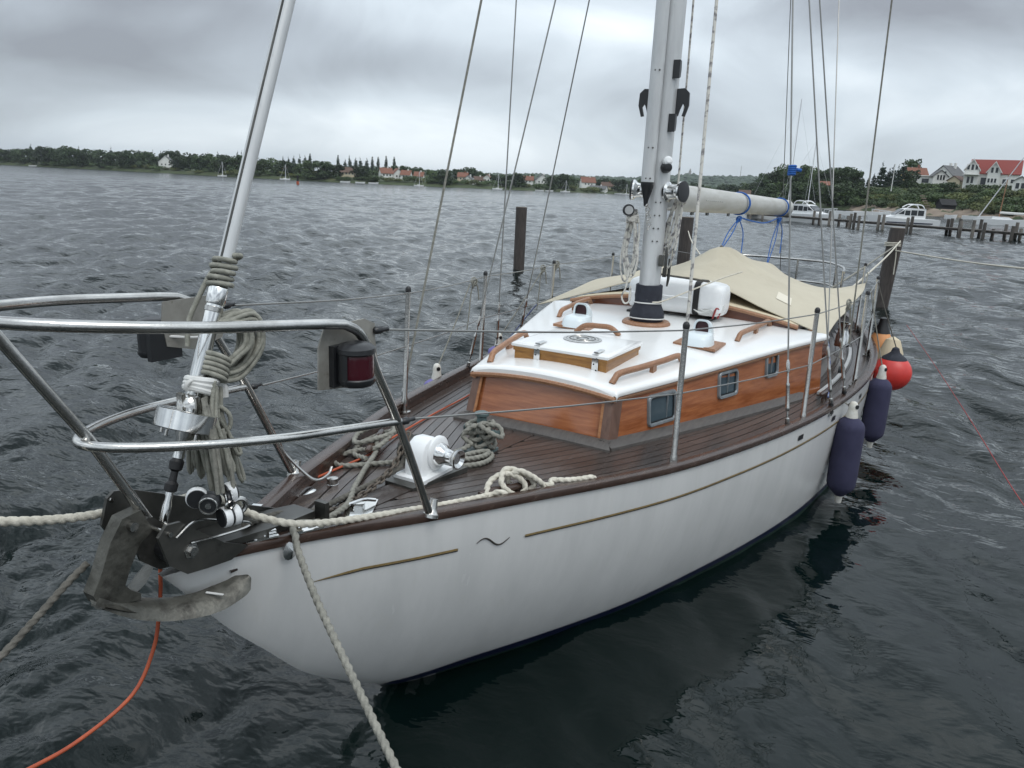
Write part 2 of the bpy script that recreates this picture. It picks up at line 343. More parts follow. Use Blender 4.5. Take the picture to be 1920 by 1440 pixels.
# ------------------------------------------------------------------ water: one sheet to the horizon, finer towards the view
def build_water():
    ang_c = math.atan2(-_s(YAW), _c(YAW))       # view azimuth in world
    a = [0.0]
    while a[-1] < math.pi:
        d = abs(a[-1]); step = 0.0034 if d < 0.72 else min(0.0034+(d-0.72)*0.12, 0.09)
        a.append(a[-1]+step)
    a = np.array(a[:-1]+[math.pi]); ang = np.concatenate([-a[:0:-1], a])[1:]+ang_c
    r = [0.35]
    while r[-1] < 6000: r.append(r[-1]*(1.0092 if r[-1] < 12 else 1.0052 if r[-1] < 170 else 1.03))
    r = np.array(r); A, Rr = np.meshgrid(ang, r); X = CAMX+Rr*np.cos(A); Y = -CAMP+Rr*np.sin(A)
    cell = np.where(Rr < 12, Rr*0.0095, np.where(Rr < 170, np.maximum(Rr*0.0056, 0.11), Rr*0.03))
    rg = np.random.default_rng(11); Z = np.zeros_like(X); DX = np.zeros_like(X); DY = np.zeros_like(X)
    wind = math.radians(-62)
    # patchiness of the chop, and sheltered water close to the hull and the quay
    patch = 0.78+0.22*np.sin(X*0.31+1.0+np.sin(Y*0.23)*1.7)*np.cos(Y*0.27-0.6+np.sin(X*0.19)*1.4)
    lee = 1-0.72*np.exp(-((((X-1.8)/3.3)**2+((Y+2.7)/2.2)**2)**1.3))-0.25*np.exp(-((X+1)**2+(Y-.5)**2)/9)
    dh = np.maximum(np.abs(Y)-np.interp(X, [-1, 0, 1, 2, 3, 4, 5.2, 6.5, 8], [0, .1, .5, .85, 1.1, 1.2, 1.15, .8, .2]), 0)+np.maximum(np.maximum(-.3-X, X-7.2), 0)
    lee = lee*(0.42+0.58*np.clip(dh/1.1, 0, 1)**0.8)
    NW = 84
    for k in range(NW):
        lam = 0.17*(5.0/0.17)**((k+0.5)/NW); th = wind+rg.normal(0, 0.62)
        amp = 0.0100*lam*(0.5+rg.random())*(1.0 if lam < 0.80 else (0.80/lam)**0.72)
        kx, ky = 2*math.pi/lam*math.cos(th), 2*math.pi/lam*math.sin(th)
        fade = np.clip(lam/(cell*2.3)-0.8, 0, 1)
        phi = kx*X+ky*Y+rg.random()*6.283+0.8*np.sin(0.57*X+0.31*Y+k)+0.6*np.sin(0.9*Y-0.4*X+2.1*k)
        g = amp*fade*patch*lee
        Z += g*np.sin(phi); DX += -0.9*g*math.cos(th)*np.cos(phi); DY += -0.9*g*math.sin(th)*np.cos(phi)
    Z -= 0.042
    X = X+DX; Y = Y+DY
    n = len(ang); m = len(r)
    verts = np.stack([X, Y, Z], -1).reshape(-1, 3)
    verts = np.vstack([verts, [[CAMX, -CAMP, 0]]])
    idx = np.arange(m*n).reshape(m, n); nx = np.roll(idx, -1, 1)
    quads = np.stack([idx[:-1], nx[:-1], nx[1:], idx[1:]], -1).reshape(-1, 4)
    faces = [tuple(q) for q in quads.tolist()]+[(m*n, int(nx[0, k]), int(idx[0, k]))[::-1] for k in range(n)]
    me = bpy.data.meshes.new('water'); me.from_pydata(verts.tolist(), [], faces)
    me.polygons.foreach_set('use_smooth', [True]*len(me.polygons)); me.update()
    mt = bpy.data.materials.new('water'); mt.use_nodes = True; t = mt.node_tree; bs = t.nodes['Principled BSDF']
    bs.inputs['Base Color'].default_value = (0.0016, 0.0056, 0.0050, 1); bs.inputs['IOR'].default_value = 1.333
    g = N(t, 'ShaderNodeNewGeometry'); mp = N(t, 'ShaderNodeMapping'); mp.inputs['Rotation'].default_value = (0, 0, math.radians(62)); mp.inputs['Scale'].default_value = (1.0, 0.62, 1)
    t.links.new(g.outputs['Position'], mp.inputs[0])
    hs = []
    for sc, dt, w_ in ((2.0, 3, 0.075), (5.5, 3, 0.042), (17, 2, 0.009)):
        nz = N(t, 'ShaderNodeTexNoise'); nz.inputs['Scale'].default_value = sc; nz.inputs['Detail'].default_value = dt; nz.inputs['Roughness'].default_value = 0.5; nz.inputs['Distortion'].default_value = 0.4
        t.links.new(mp.outputs[0], nz.inputs['Vector']); hs.append(M(t, 'MULTIPLY', nz.outputs[0], w_))
    ht = M(t, 'ADD', M(t, 'ADD', hs[0], hs[1]), hs[2])
    # the ripples die down in the lee of hull and quay
    vm = N(t, 'ShaderNodeVectorMath', operation='DISTANCE'); t.links.new(g.outputs['Position'], vm.inputs[0]); vm.inputs[1].default_value = (1.2, -2.6, 0)
    mr = N(t, 'ShaderNodeMapRange'); t.links.new(vm.outputs['Value'], mr.inputs[0]); mr.inputs[1].default_value = 1.6; mr.inputs[2].default_value = 4.6; mr.inputs[3].default_value = 0.20; mr.inputs[4].default_value = 1.0
    # open water away from the quay carries unresolved wind ripples
    mr2 = N(t, 'ShaderNodeMapRange'); t.links.new(vm.outputs['Value'], mr2.inputs[0]); mr2.inputs[1].default_value = 8; mr2.inputs[2].default_value = 150; mr2.inputs[3].default_value = 0.045; mr2.inputs[4].default_value = 0.11
    t.links.new(mr2.outputs[0], bs.inputs['Roughness'])
    bp = N(t, 'ShaderNodeBump'); bp.inputs['Distance'].default_value = 1.0; t.links.new(mr.outputs[0], bp.inputs['Strength'])
    t.links.new(ht, bp.inputs['Height']); t.links.new(bp.outputs[0], bs.inputs['Normal'])
    me.materials.append(mt)
    o = bpy.data.objects.new('water', me); COL.objects.link(o); tag(o, kind='structure')
build_water()
sb = MB(); sb.grid([[Vector((x, y, -6.0)) for y in (-7000, 7000)] for x in (-7000, 7000)]); mat('seabed', (0.01, 0.02, 0.018), 0.9); sb.build('seabed', 'seabed', kind='structure')

# ------------------------------------------------------------------ the sailing boat
boat = thing('sailing_boat', B(0, 0, 0), 'long white sailing yacht with varnished wooden cabin, moored bow towards the viewer', 'sailboat')

def build_hull():
    xs = np.concatenate([np.linspace(-.885, .4, 44), np.linspace(.45, 7.45, 64)])
    mb = MB()
    def row(x, side):
        zs = railz(x)-RAILH; zk = keelz(x); r = []
        for q in range(29):
            u = (q/28)**0.8
            z = zs-(zs-zk)*u; r.append(B(x, side*hull_p(x, z) if q < 28 else 0, z))
        return r
    for side in (1, -1):
        mb.grid([row(x, side) for x in xs])
    # transom
    rp, rs_ = row(7.45, 1), row(7.45, -1)
    mb.add(rp+rs_, [(k, k+1, 29+k+1, 29+k) for k in range(28)])
    h = mb.build('hull', 'hull_white', boat, label='white glossy hull with fine gold line', smooth=60)
    # boot top and antifouling as thin skins just proud of the planking
    for nm, m, z0, z1, off in (('boot_top', 'boot_top', .032, -.012, .004), ('antifouling', 'antifoul', -.0125, -.45, .004)):
        b = MB()
        for side in (1, -1):
            rows = []
            for x in np.linspace(.02, 6.6, 90):
                za = z0 + .012*max(0, (1.2-x)); zb = z1
                zk = keelz(x)
                r = []
                for q in range(7):
                    z = max(za+(zb-za)*q/6, zk+.002); r.append(B(x, side*(hull_p(x, z)+off), z))
                rows.append(r)
            b.grid(rows)
        b.build(nm, m, h)
    def on(x, dz, o=.0025): z = railz(x)-dz; return B(x, hull_p(x, z)+o, z)
    def onS(x, dz, o=.0025): z = railz(x)-dz; return B(x, -hull_p(x, z)-o, z)
    for fnc in (on, onS):
        for x0, x1, dz0, dz1 in ((-.47, .01, .176, .162), (.29, 6.8, .168, .145)):
            k = max(12, int((x1-x0)/.06)); g = MB(); d = MB()
            for q in range(k+1):
                pass
            rows = []; rowd = []
            for q in range(k+1):
                t = q/k; x = x0+(x1-x0)*t; dz = dz0+(dz1-dz0)*min(1, t*3); w = .0055*min(1, q/3+.05) if x0 < 0 else .0055
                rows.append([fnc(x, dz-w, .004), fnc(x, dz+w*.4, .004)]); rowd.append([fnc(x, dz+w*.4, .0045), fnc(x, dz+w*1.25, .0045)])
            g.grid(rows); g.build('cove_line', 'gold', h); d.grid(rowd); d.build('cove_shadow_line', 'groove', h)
        # carved wave mark
        w = MB(); pts = []
        for q in range(25):
            t = q/24; x = .085+.138*t; dz = .160-.020*math.sin(t*2*math.pi*1.0+.25)*(1-.15*t)+.004*t
            pts.append(fnc(x, dz, .002))
        w.tube(pts, [.0035*(.35+.65*math.sin(math.pi*min(1, max(.05, q/24)))) for q in range(25)], 6); w.build('carved_wave', 'groove', h)
        for xs_ in (2.36, 2.95, 3.7):
            s = MB(); s.add([fnc(xs_-.035, .082, .004), fnc(xs_+.035, .082, .004), fnc(xs_+.035, .112, .004), fnc(xs_-.035, .112, .004)], [(0, 1, 2, 3)])
            s.build('scupper', 'black_rubber', h)
    return h
hull = build_hull()

# ---- deck with laid planks
def cabin_half(x): return .385+.29*(x-1.29)      # side wall at the roof edge
CAB0, CAB1, CABX = 1.20, 4.75, 3.42
def cab_w(x): return min(cabin_half(x)+.035, .925+.02*(x-3.15)) if x > 1 else 0
def build_deck():
    d = MB(); rows = []
    for x in np.linspace(-.80, 7.4, 90):
        h = half(x)-.02; rows.append([B(x, h*k/10, deckz(x, h*k/10)-.006) for k in range(-10, 11)])
    d.grid(rows); dk = d.build('deck', 'caulk', boat, label='dark wet teak deck laid in narrow curved planks')
    W = .0475; gap = .0048
    xs = np.linspace(-.78, 6.9, 190); pin = np.array([half(x)-.052 for x in xs]); sl = np.sqrt(1+np.gradient(pin, xs)**2)
    king = .050
    # margin plank (covering board) and king plank
    def strip(xa, pa, pb, mtl='teak_wet', lift=0.0, nm='plank'):
        if len(xa) < 2: return
        step = max(1, len(xa)//26); ii = list(range(0, len(xa), step))
        if ii[-1] != len(xa)-1: ii.append(len(xa)-1)
        for side in (1, -1):
            m = MB(); rings = []
            for i in ii:
                x = xa[i]; a, b_ = side*pa[i], side*pb[i]
                rings.append([B(x, a, deckz(x, a)-.006), B(x, a, deckz(x, a)+lift), B(x, b_, deckz(x, b_)+lift), B(x, b_, deckz(x, b_)-.006)])
            m.rings(rings, False); m.build(nm, mtl, dk, smooth=30)
    strip(xs, np.maximum(pin+.004, .004), np.maximum(pin-.075, .0), lift=.002)
    k = 0; d0 = .079
    while k < 30:
        a = pin-(d0+k*W)*sl; b_ = pin-(d0+(k+1)*W-gap)*sl
        ok = (a > king+.012)
        for i, x in enumerate(xs):
            if CAB0 < x < CAB1 and b_[i] < cab_w(x)-.055: ok[i] = False
            if x >= CAB1 and b_[i] < .80: ok[i] = False
        i = 0
        while i < len(xs):
            if ok[i]:
                j = i
                while j+1 < len(xs) and ok[j+1]: j += 1
                if j-i >= 2:
                    seg = slice(i, j+1); aa = a[seg].copy(); bb = np.maximum(b_[seg], king+.004)
                    # break long strakes with butt joints
                    xa = xs[seg]; cuts = [0]; L = len(xa); pos = (37*k+11) % 60+18
                    while pos < L-12: cuts.append(pos); pos += 62
                    cuts.append(L-1)
                    for c0, c1 in zip(cuts[:-1], cuts[1:]):
                        strip(xa[c0:c1+1], aa[c0:c1+1], bb[c0:c1+1])
                i = j+1
            else: i += 1
        k += 1
    # king plank down the middle of the foredeck
    xa = np.linspace(-.70, 1.22, 24); m = MB()
    m.rings([[B(x, -king, deckz(x, king)-.006), B(x, -king, deckz(x, king)+.001), B(x, 0, deckz(x, 0)+.001), B(x, king, deckz(x, king)+.001), B(x, king, deckz(x, king)-.006)] for x in xa], False)
    m.build('king_plank', 'teak_wet', dk)
    return dk
deck = build_deck()

# ---- bulwark and rail cap
def build_rail():
    for side, nm in ((1, 'port'), (-1, 'starboard')):
        cap = MB(); bul = MB(); rc = []; rb = []
        for x in np.concatenate([np.linspace(-.80, .5, 34), np.linspace(.55, 7.45, 74)]):
            h = half(x); z = railz(x); w = .058 if x > -.5 else .05; o = .010
            c = [(h+o, z-.030), (h+o+.004, z-.016), (h+o, z-.004), (h+o-.008, z), (h+o-w+.008, z), (h+o-w, z-.005), (h+o-w, z-.028)]
            rc.append([B(x, side*max(p, .004), zz) for p, zz in c])
            rb.append([B(x, side*max(min(h-.004, hull_p(x, z-.034)-.008), .003), z-.030), B(x, side*max(h-.040, .002), z-.0285), B(x, side*max(h-.048, .001), z-.085), B(x, side*max(min(h-.004, hull_p(x, z-.086)-.010), .0015), z-.085)])
        cap.rings(rc); bul.rings(rb)
        cap.build('rail_cap', 'rail_wood', boat, label='dark oiled wooden rail cap'); bul.build('bulwark', 'rail_wood', boat)
    t = MB(); t.box(B(7.45, 0, .70), (.04, 1.10, .14)); t.build('stern_rail', 'rail_wood', boat)
build_rail()

# ---- cabin
def build_cabin():
    cz_top = fn([1.2, 1.94, 2.96, 3.6], [.968, .978, 1.001, 1.005])
    mb = MB(); fr = []
    # side walls
    for side in (1, -1):
        rows = []
        for x in np.linspace(1.262, 3.46, 26):
            w = cabin_half(x); zt = cz_top(x)+.01; zb = deckz(x, w)-.02
            rows.append([B(x, side*(w+.030-.030*q/5), zb+(zt-zb)*q/5) for q in range(6)])
        mb.grid(rows)
    cb = mb.build('cabin', 'mahogany', boat, label='varnished mahogany cabin sides under a white roof')
    # front panel: raked and slightly bowed
    f = MB(); rows = []
    for q in range(9):
        t = q/8; rows.append([])
        for k in range(17):
            v = -1+2*k/16; zb = .705; zt = .985+.028*(1-v*v)
            x = 1.222+.074*t-.022*(1-v*v); rows[-1].append(B(x, v*(.398-.010*t), zb+(zt-zb)*t))
    f.grid(rows); f.build('front_panel', 'mahogany', cb, label='varnished front panel with pale worn edges')
    for side in (1, -1):
        c = MB()
        c.prism([B(1.196, side*.360, .70), B(1.196, side*.402, .70), B(1.262, side*.424, .70), B(1.262, side*.380, .70)], B(.072, -side*.012, .272)); c.build('corner_post', 'corner_wood', cb)
        e = MB(); e.prism([B(1.1985, side*.346, .712), B(1.1985, side*.360, .712), B(1.206, side*.360, .712), B(1.206, side*.346, .712)], B(.0715, -side*.012, .262)); e.build('worn_edge', 'bare_wood', cb)
    # grey base moulding round the cabin
    bt = MB(); rg_ = []
    path = [(1.188-.022*(1-(k/8)**2), k/8*.405) for k in range(0, 9)]
    for k in range(-8, 9):
        v = k/8; x = 1.186-.022*(1-v*v); p = v*.415
        z = deckz(x, p); rg_.append([B(x-.036, p*1.05, z-.006), B(x-.034, p*1.05, z+.010), B(x-.004, p, z+.034), B(x+.03, p*.985, z+.036), B(x+.03, p*.985, z-.006)])
    bt.rings(rg_); bt.build('base_moulding', 'teak_grey', cb)
    for side in (1, -1):
        bt = MB(); rg_ = []
        for x in np.linspace(1.186, 4.7, 40):
            w = min(cabin_half(x), .92)+.028; z = deckz(x, w+.03)
            rg_.append([B(x, side*(w+.050), z-.008), B(x, side*(w+.047), z+.010), B(x, side*(w+.006), z+.040), B(x, side*(w-.02), z+.042), B(x, side*(w-.02), z-.008)])
        bt.rings(rg_); bt.build('base_moulding', 'teak_grey', cb)
    # roof
    rf = MB(); rows = []
    xs = np.concatenate([[1.262, 1.264, 1.270, 1.282, 1.30], np.linspace(1.34, 3.5, 30)])
    for n_, x in enumerate(xs):
        w = cabin_half(max(x, 1.29))+.012; zt = cz_top(x)+.036; cr = .040+.012*min(1, (x-1.26)/1.0)
        fdrop = [.036, .020, .009, .002, 0][n_] if n_ < 5 else 0
        r = []
        for v, dp, dz in [(-1, .002, -.036), (-1, .010, -.030), (-1, .012, -.018), (-1, .007, -.007), (-1, -.004, -.001)]+[(-.97+1.94*k/20, 0, 0) for k in range(21)]+[(1, .004, -.001), (1, -.007, -.007), (1, -.012, -.018), (1, -.010, -.030), (1, -.002, -.036)]:
            p = v*w-(dp if v < 0 else dp)
            r.append(B(x-.020*(1-v*v)*max(0, 1-(x-1.262)/.12), p, zt+cr*(1-v*v)+dz-fdrop*(1 if abs(v) < .99 else (.0 if dz < -.03 else .6))))
        rows.append(r)
    rf.grid(rows); roof = rf.build('roof', 'roof_white', cb, label='glossy white cabin roof')
    # front closing face of the roof + moulding under its edge
    mo = MB(); rg_ = []
    for k in range(-10, 11):
        v = k/10; x = 1.262-.022*(1-v*v); z = .972+.036*(1-v*v); p = v*.402
        rg_.append([B(x-.010, p, z-.020), B(x-.014, p, z-.008), B(x-.010, p, z+.002), B(x+.03, p, z+.003), B(x+.03, p, z-.020)])
    mo.rings(rg_); mo.build('roof_moulding', 'teak_rail', cb)
    fc = MB(); fr1 = []; fr2 = []
    for k in range(-10, 11):
        v = k/10; x = 1.262-.0205*(1-v*v); p = v*.398
        fr1.append(B(x, p, .966+.036*(1-v*v))); fr2.append(B(x-.0, p, .974+.036*(1-v*v)+.02*(1-abs(v)**8)))
    fc.grid([fr1, fr2]); fc.build('roof_front_edge', 'roof_white', cb)
    for side in (1, -1):
        mo = MB(); rg_ = []
        for x in np.linspace(1.25, 3.44, 26):
            w = cabin_half(max(x, 1.27)); z = cz_top(x)
            rg_.append([B(x, side*(w+.004), z-.020), B(x, side*(w+.016), z-.016), B(x, side*(w+.018), z-.006), B(x, side*(w+.010), z+.003), B(x, side*(w-.01), z+.003), B(x, side*(w-.01), z-.020)])
        mo.rings(rg_); mo.build('roof_moulding', 'teak_rail', cb)
    # windows in the sides
    def rr(w, h, r, n=5):
        out = []
        for cx_, cy_, a0 in ((w/2-r, h/2-r, 0), (-w/2+r, h/2-r, 90), (-w/2+r, -h/2+r, 180), (w/2-r, -h/2+r, 270)):
            for k in range(n+1): a = math.radians(a0+90*k/n); out.append((cx_+r*math.cos(a), cy_+r*math.sin(a)))
        return out
    for side in (1, -1):
        for x0, x1, z0, z1 in ((1.535, 1.775, .772, .937), (2.175, 2.378, .808, .964), (2.695, 2.845, .853, 1.000)):
            xc, zc = (x0+x1)/2, (z0+z1)/2; nrm = Vector((-.29, side*-1.0, 0)).normalized()
            L = (x1-x0)*1.04; H = (z1-z0); zw = deckz(xc, cabin_half(xc))
            pc = cabin_half(xc)+.030-.030*((zc-zw)/(cz_top(xc)-zw)); c = B(xc, side*pc, zc)
            t = B(1, side*.29, 0).normalized(); u = (Vector((0, 0, 1))-nrm*(-.0))
            u = Vector((0, 0, 1))-nrm*.10; u.normalize()
            def P(q, o): return c+t*q[0]+u*q[1]+nrm*o
            oa, ob = rr(L, H, .028), rr(L-.034, H-.034, .018)
            w = MB(); n = len(oa)
            w.rings([[P(q, -.012) for q in oa], [P(q, .008) for q in oa], [P((q[0]*.97, q[1]*.96), .014) for q in oa], [P((q[0]*1.03, q[1]*1.04), .014) for q in ob], [P(q, .008) for q in ob], [P(q, -.006) for q in ob]], True, False)
            w.build('window_frame', 'frame_alu', cb)
            w2 = MB(); oc = rr(L-.050, H-.050, .014); n2 = len(oc)
            w2.rings([[P(q, .0045) for q in ob], [P(q, .006) for q in oc]], True, False); w2.build('window_seal', 'black_rubber', cb)
            g = MB(); g.add([P(q, .0005) for q in ob], [tuple(range(n))]); g.build('window_pane', 'glass_port', cb)
            if x0 > 2: 
                bar = MB(); bar.box(c+nrm*.004, (.008, .008, H*.8), None); bar.build('window_bar', 'frame_alu', cb)
            else:
                bar = MB(); bar.box(c+nrm*.003+t*.045, (.007, .007, H*.78), None); bar.build('window_bar', 'frame_alu', cb)
    # hatch
    hz = 1.018
    hb = MB(); R = None
    def hx(x, p, z): return B(x, p, z)
    x0, x1, pw = 1.462, 1.925, .262
    hb = MB()
    for a, b_, c_, d_ in (((x0, -pw), (x0, pw), (x0+.03, pw), (x0+.03, -pw)),):
        hb.prism([B(*a, hz), B(*b_, hz), B(*c_, hz), B(*d_, hz)], (0, 0, .062))
    hb.build('hatch_coaming', 'hatch_wood', cb)
    hb2 = MB(); hb2.prism([B(x1-.03, -pw, hz), B(x1-.03, pw, hz), B(x1, pw, hz), B(x1, -pw, hz)], (0, 0, .062)); hb2.build('hatch_coaming', 'hatch_wood', cb)
    for side in (1, -1):
        hs_ = MB(); hs_.prism([B(x0+.03, side*pw, hz), B(x1-.03, side*pw, hz), B(x1-.03, side*(pw-.03), hz), B(x0+.03, side*(pw-.03), hz)], (0, 0, .060)); hs_.build('hatch_coaming', 'hatch_wood_pale', cb)
    fb = MB()
    fb.prism([B(x0-.006, -pw-.006, hz+.063), B(x0-.006, pw+.006, hz+.063), B(x1+.006, pw+.006, hz+.063), B(x1+.006, -pw-.006, hz+.063)], (0, 0, .020)); fb.build('hatch_band', 'hatch_wood', cb)
    hl = MB(); rows = []
    for q, (e, dz) in enumerate(((.010, 0), (.014, .004), (.014, .014), (.006, .022), (-.012, .026))):
        rows.append([B(x0-e, -pw-e, hz+.084+dz), B(x0-e, pw+e, hz+.084+dz), B(x1+e, pw+e, hz+.084+dz), B(x1+e, -pw-e, hz+.084+dz)])
    hl.rings(rows, True, True); lid = hl.build('hatch_lid', 'roof_white', cb)
    em = MB(); ec = B(1.745, .0, hz+.1115)
    em.lathe(ec, (0, 0, 1), [(0, .105), (.003, .105), (.004, .098), (.004, .001)], 40); em.build('hatch_vent_disc', 'alu_grey', cb)
    for R_ in (.088, .070, .052, .032): 
        t_ = MB(); t_.torus(ec+Vector((0, 0, .0045)), (0, 0, 1), R_, .0028, 40, 6); t_.build('vent_ring', 'plate_dark' if R_ in (.070, .032) else 'steel', cb)
    for p in (-.125, .205):
        s = MB(); X = x0-.0075
        s.box(B(X-.001, p, hz+.050), (.005, .034, .105)); s.box(B(X+.035, p+.004, hz+.1165), (.085, .026, .005)); s.box(B(X-.035, p+.006, hz+.006), (.075, .030, .004))
        s.build('hatch_hinge', 'steel_bright', cb)
        for q in range(3):
            b_ = MB(); b_.lathe(B(X-.0035, p+(-.007 if q % 2 else .007), hz+.025+.03*q), B(-1, 0, 0), [(0, .005), (.003, .004), (.004, .001)], 8); b_.build('screw', 'plate_dark', cb)
    # handrails
    def handrail(pts, feet, h=.046, r=.0165):
        m = MB(); a = [Vector(q) for q in pts]
        up = Vector((0, 0, h)); L = []
        d0 = (a[1]-a[0]).normalized(); d1 = (a[-1]-a[-2]).normalized()
        L = [a[0]-d0*.030+Vector((0, 0, .002)), a[0]-d0*.004+up*.55, a[0]+d0*.035+up*.97]+[q+up for q in a[1:-1]]+[a[-1]-d1*.035+up*.97, a[-1]+d1*.004+up*.55, a[-1]+d1*.030+Vector((0, 0, .002))]
        m.tube(spl(L, .02), r, 10)
        for q in feet: m.box(Vector(q)+Vector((0, 0, h*.5)), (.055, .020, h*.95))
        m.build('handrail', 'teak_rail', cb)
    def rz(x, p): 
        w = cabin_half(x)+.012; v = p/w; return cz_top(x)+.036+(.040+.012*min(1, (x-1.26)))*(1-v*v)
    def rp(x, p): return B(x, p, rz(x, p)-.004)
    for side in (1, -1):
        handrail([rp(1.375, side*.350), rp(1.60, side*.405), rp(1.80, side*.448), rp(1.985, side*.480)], [rp(1.70, side*.427)])
        handrail([rp(2.74, side*.615), rp(2.95, side*.640), rp(3.15, side*.66), rp(3.36, side*.668)], [rp(3.05, side*.65)])
    handrail([rp(2.245, -.235), rp(2.255, -.12), rp(2.265, -.02)], [], .05)
    # mast ring and boot
    mr = MB(); mz = rz(2.765, 0); mr.lathe(B(2.765, 0, mz-.012), (0, 0, 1), [(0, .160), (.018, .158), (.030, .146), (.030, .09)], 36); mr.build('mast_ring', 'teak_rail', cb)
    mbt = MB(); mbt.lathe(B(2.765, 0, mz+.015), (0, 0, 1), [(0, .100), (.02, .112), (.045, .112), (.075, .104), (.105, .090), (.14, .0865), (.165, .089), (.20, .087), (.235, .0865), (.24, .080)], 28); mbt.build('mast_boot', 'navy_cloth', cb)
    for z_, R_ in ((.035, .114), (.135, .089)):
        ti = MB(); ti.torus(B(2.765, 0, mz+z_), (.06, .02, 1), R_, .0045, 30, 6); ti.build('boot_lashing', 'cloth_white', cb)
    # dorade vents
    for side in (1, -1):
        v = MB(); x, p = 2.435, side*.455 if side > 0 else -.335
        z = rz(x, p)-.004
        pl = MB(); pl.prism([B(x-.12, p-.125, z+.004), B(x-.12, p+.125, z-.006), B(x+.13, p+.125, z-.006), B(x+.13, p-.125, z+.004)], (0, 0, .016)); pl.build('vent_plinth', 'teak_rail', cb)
        def bodyring(h, sx, sy, cx_, cy_, n=20, e=3.2):
            out = []
            for k in range(n):
                a = 2*math.pi*k/n; c_, s_ = math.cos(a), math.sin(a); m_ = (abs(c_)**e+abs(s_)**e)**(-1/e)
                out.append(B(x+cx_+sx*c_*m_, p+cy_+sy*s_*m_, z+h))
            return out
        bw = MB(); bw.rings([bodyring(.010, .100, .088, -.03, 0), bodyring(.050, .094, .080, -.025, 0), bodyring(.070, .082, .070, -.018, 0), bodyring(.078, .06, .052, -.005, 0)])
        bw.build('vent_box', 'vent_white', cb)
        def arch(xx, w_, h_, z0, lean=0.0, n=16):
            out = [B(xx, p-w_, z+z0), B(xx, p+w_, z+z0)]
            for k in range(n+1):
                a = math.pi*k/n; e = .62; out.append(B(xx+lean, p+w_*abs(math.cos(a))**e*(1 if math.cos(a) > 0 else -1), z+z0+h_*.42+h_*.58*math.sin(a)**.8))
            return out
        cw = MB(); L0 = arch(.0+x+.012, .040, .078, .062, .006); L1 = arch(x+.008, .052, .100, .052, .008)
        cw.rings([L0, L1, arch(x+.030, .060, .118, .030, .012), arch(x+.060, .060, .120, .008, .010), arch(x+.085, .054, .106, .006), arch(x+.100, .042, .082, .006), arch(x+.106, .020, .04, .006)], True, False)
        cw.build('vent_cowl', 'vent_white', cb)
        iv = MB(); iv.add([q+Vector((.010, 0, 0)) for q in L0], [tuple(range(len(L0)))]); iv.build('vent_throat', 'vent_red', cb)
    return cb, rz
cabin, roofz = build_cabin()

# ---- doghouse, cockpit coamings
def build_doghouse():
    X0, X1 = 3.42, 4.72
    dh = MB(); wf = lambda x: min(cabin_half(x)-.155, .80)+.03*(x-3.42)*.3
    def top(v, x): return 1.082+.105*(1-v*v)-.035*(x-X0)
    rows = []
    for q in range(5):
        t = q/4; rows.append([])
        for k in range(25):
            v = -1+2*k/24; zb = roofz(X0, v*.83)-.02; x = X0-.02*(1-v*v)+.012*t
            rows[-1].append(B(x, v*.84, zb+(top(v, X0)-zb)*t))
    dh.grid(rows)
    for side in (1, -1):
        rows = []
        for x in np.linspace(X0, X1, 12):
            zb = deckz(x, .9)-.01; zt = top(1, x)
            rows.append([B(x, side*(.875-.03*q/5+.035*(x-X0)), zb+(zt-zb)*q/5) for q in range(6)])
        dh.grid(rows)
    d = dh.build('doghouse', 'mahogany_dark', boat, label='dark varnished raised cabin aft, half under the tarpaulin')
    rf = MB(); rows = []
    for x, dz in [(X0-.014, .006), (X0-.015, .010), (X0-.008, .015)]+[(x_, .016) for x_ in np.linspace(X0+.02, X1+.05, 8)]:
        rows.append([B(x-.02*(1-(k/12)**2), k/12*(.845+.02*max(0, x-X0)), top(k/12, x)+dz-(.012 if abs(k) == 12 else 0)) for k in range(-12, 13)])
    rf.grid(rows); rf.build('doghouse_roof', 'wall_cream', d)
    m = MB(); rg_ = []
    for k in range(-14, 15):
        v = k/14; x = X0-.02*(1-v*v)-.006; z = top(v, X0)-.004
        rg_.append([B(x-.012, v*.852, z-.016), B(x-.018, v*.852, z), B(x-.010, v*.852, z+.010), B(x+.01, v*.852, z+.010), B(x+.01, v*.852, z-.016)])
    m.rings(rg_); m.build('doghouse_moulding', 'teak_rail', d)
    for side in (1, -1):
        for x0, x1 in ((3.50, 3.95), (4.08, 4.55)):
            w = MB(); pts = []
            for x, z in ((x0, .90), (x0+.06, 1.045), (x1, 1.035), (x1, .88)):
                pts.append(B(x, side*(.885+.035*(x-X0)-.03*(z-.7)/.45), z))
            w.prism(pts, B(0, side*.006, 0)); w.build('doghouse_window', 'glass_port', d)
    back = MB(); back.add([B(X1, -.88, .70), B(X1, .88, .70), B(X1, .86, 1.05), B(X1, 0, 1.15), B(X1, -.86, 1.05)], [(0, 1, 2, 3, 4)]); back.build('companionway_bulkhead', 'mahogany_dark', d)
    for side in (1, -1):
        c = MB(); c.rings([[B(x, side*(.82-.10*max(0, x-5.6)), .66), B(x, side*(.82-.10*max(0, x-5.6)), .95), B(x, side*(.79-.10*max(0, x-5.6)), .95), B(x, side*(.79-.10*max(0, x-5.6)), .66)] for x in np.linspace(X1, 6.6, 9)]); c.build('cockpit_coaming', 'mahogany_dark', boat)
        b_ = MB(); b_.box(B(5.6, side*.58, .80), (1.7, .40, .05)); b_.build('cockpit_seat', 'teak_grey', boat)
        wn = MB(); wn.lathe(B(5.1, side*.98, .70), (0, 0, 1), [(0, .06), (.10, .055), (.12, .045), (.17, .042), (.20, .055), (.21, .03)], 18); wn.build('sheet_winch', 'steel_bright', boat)
build_doghouse()
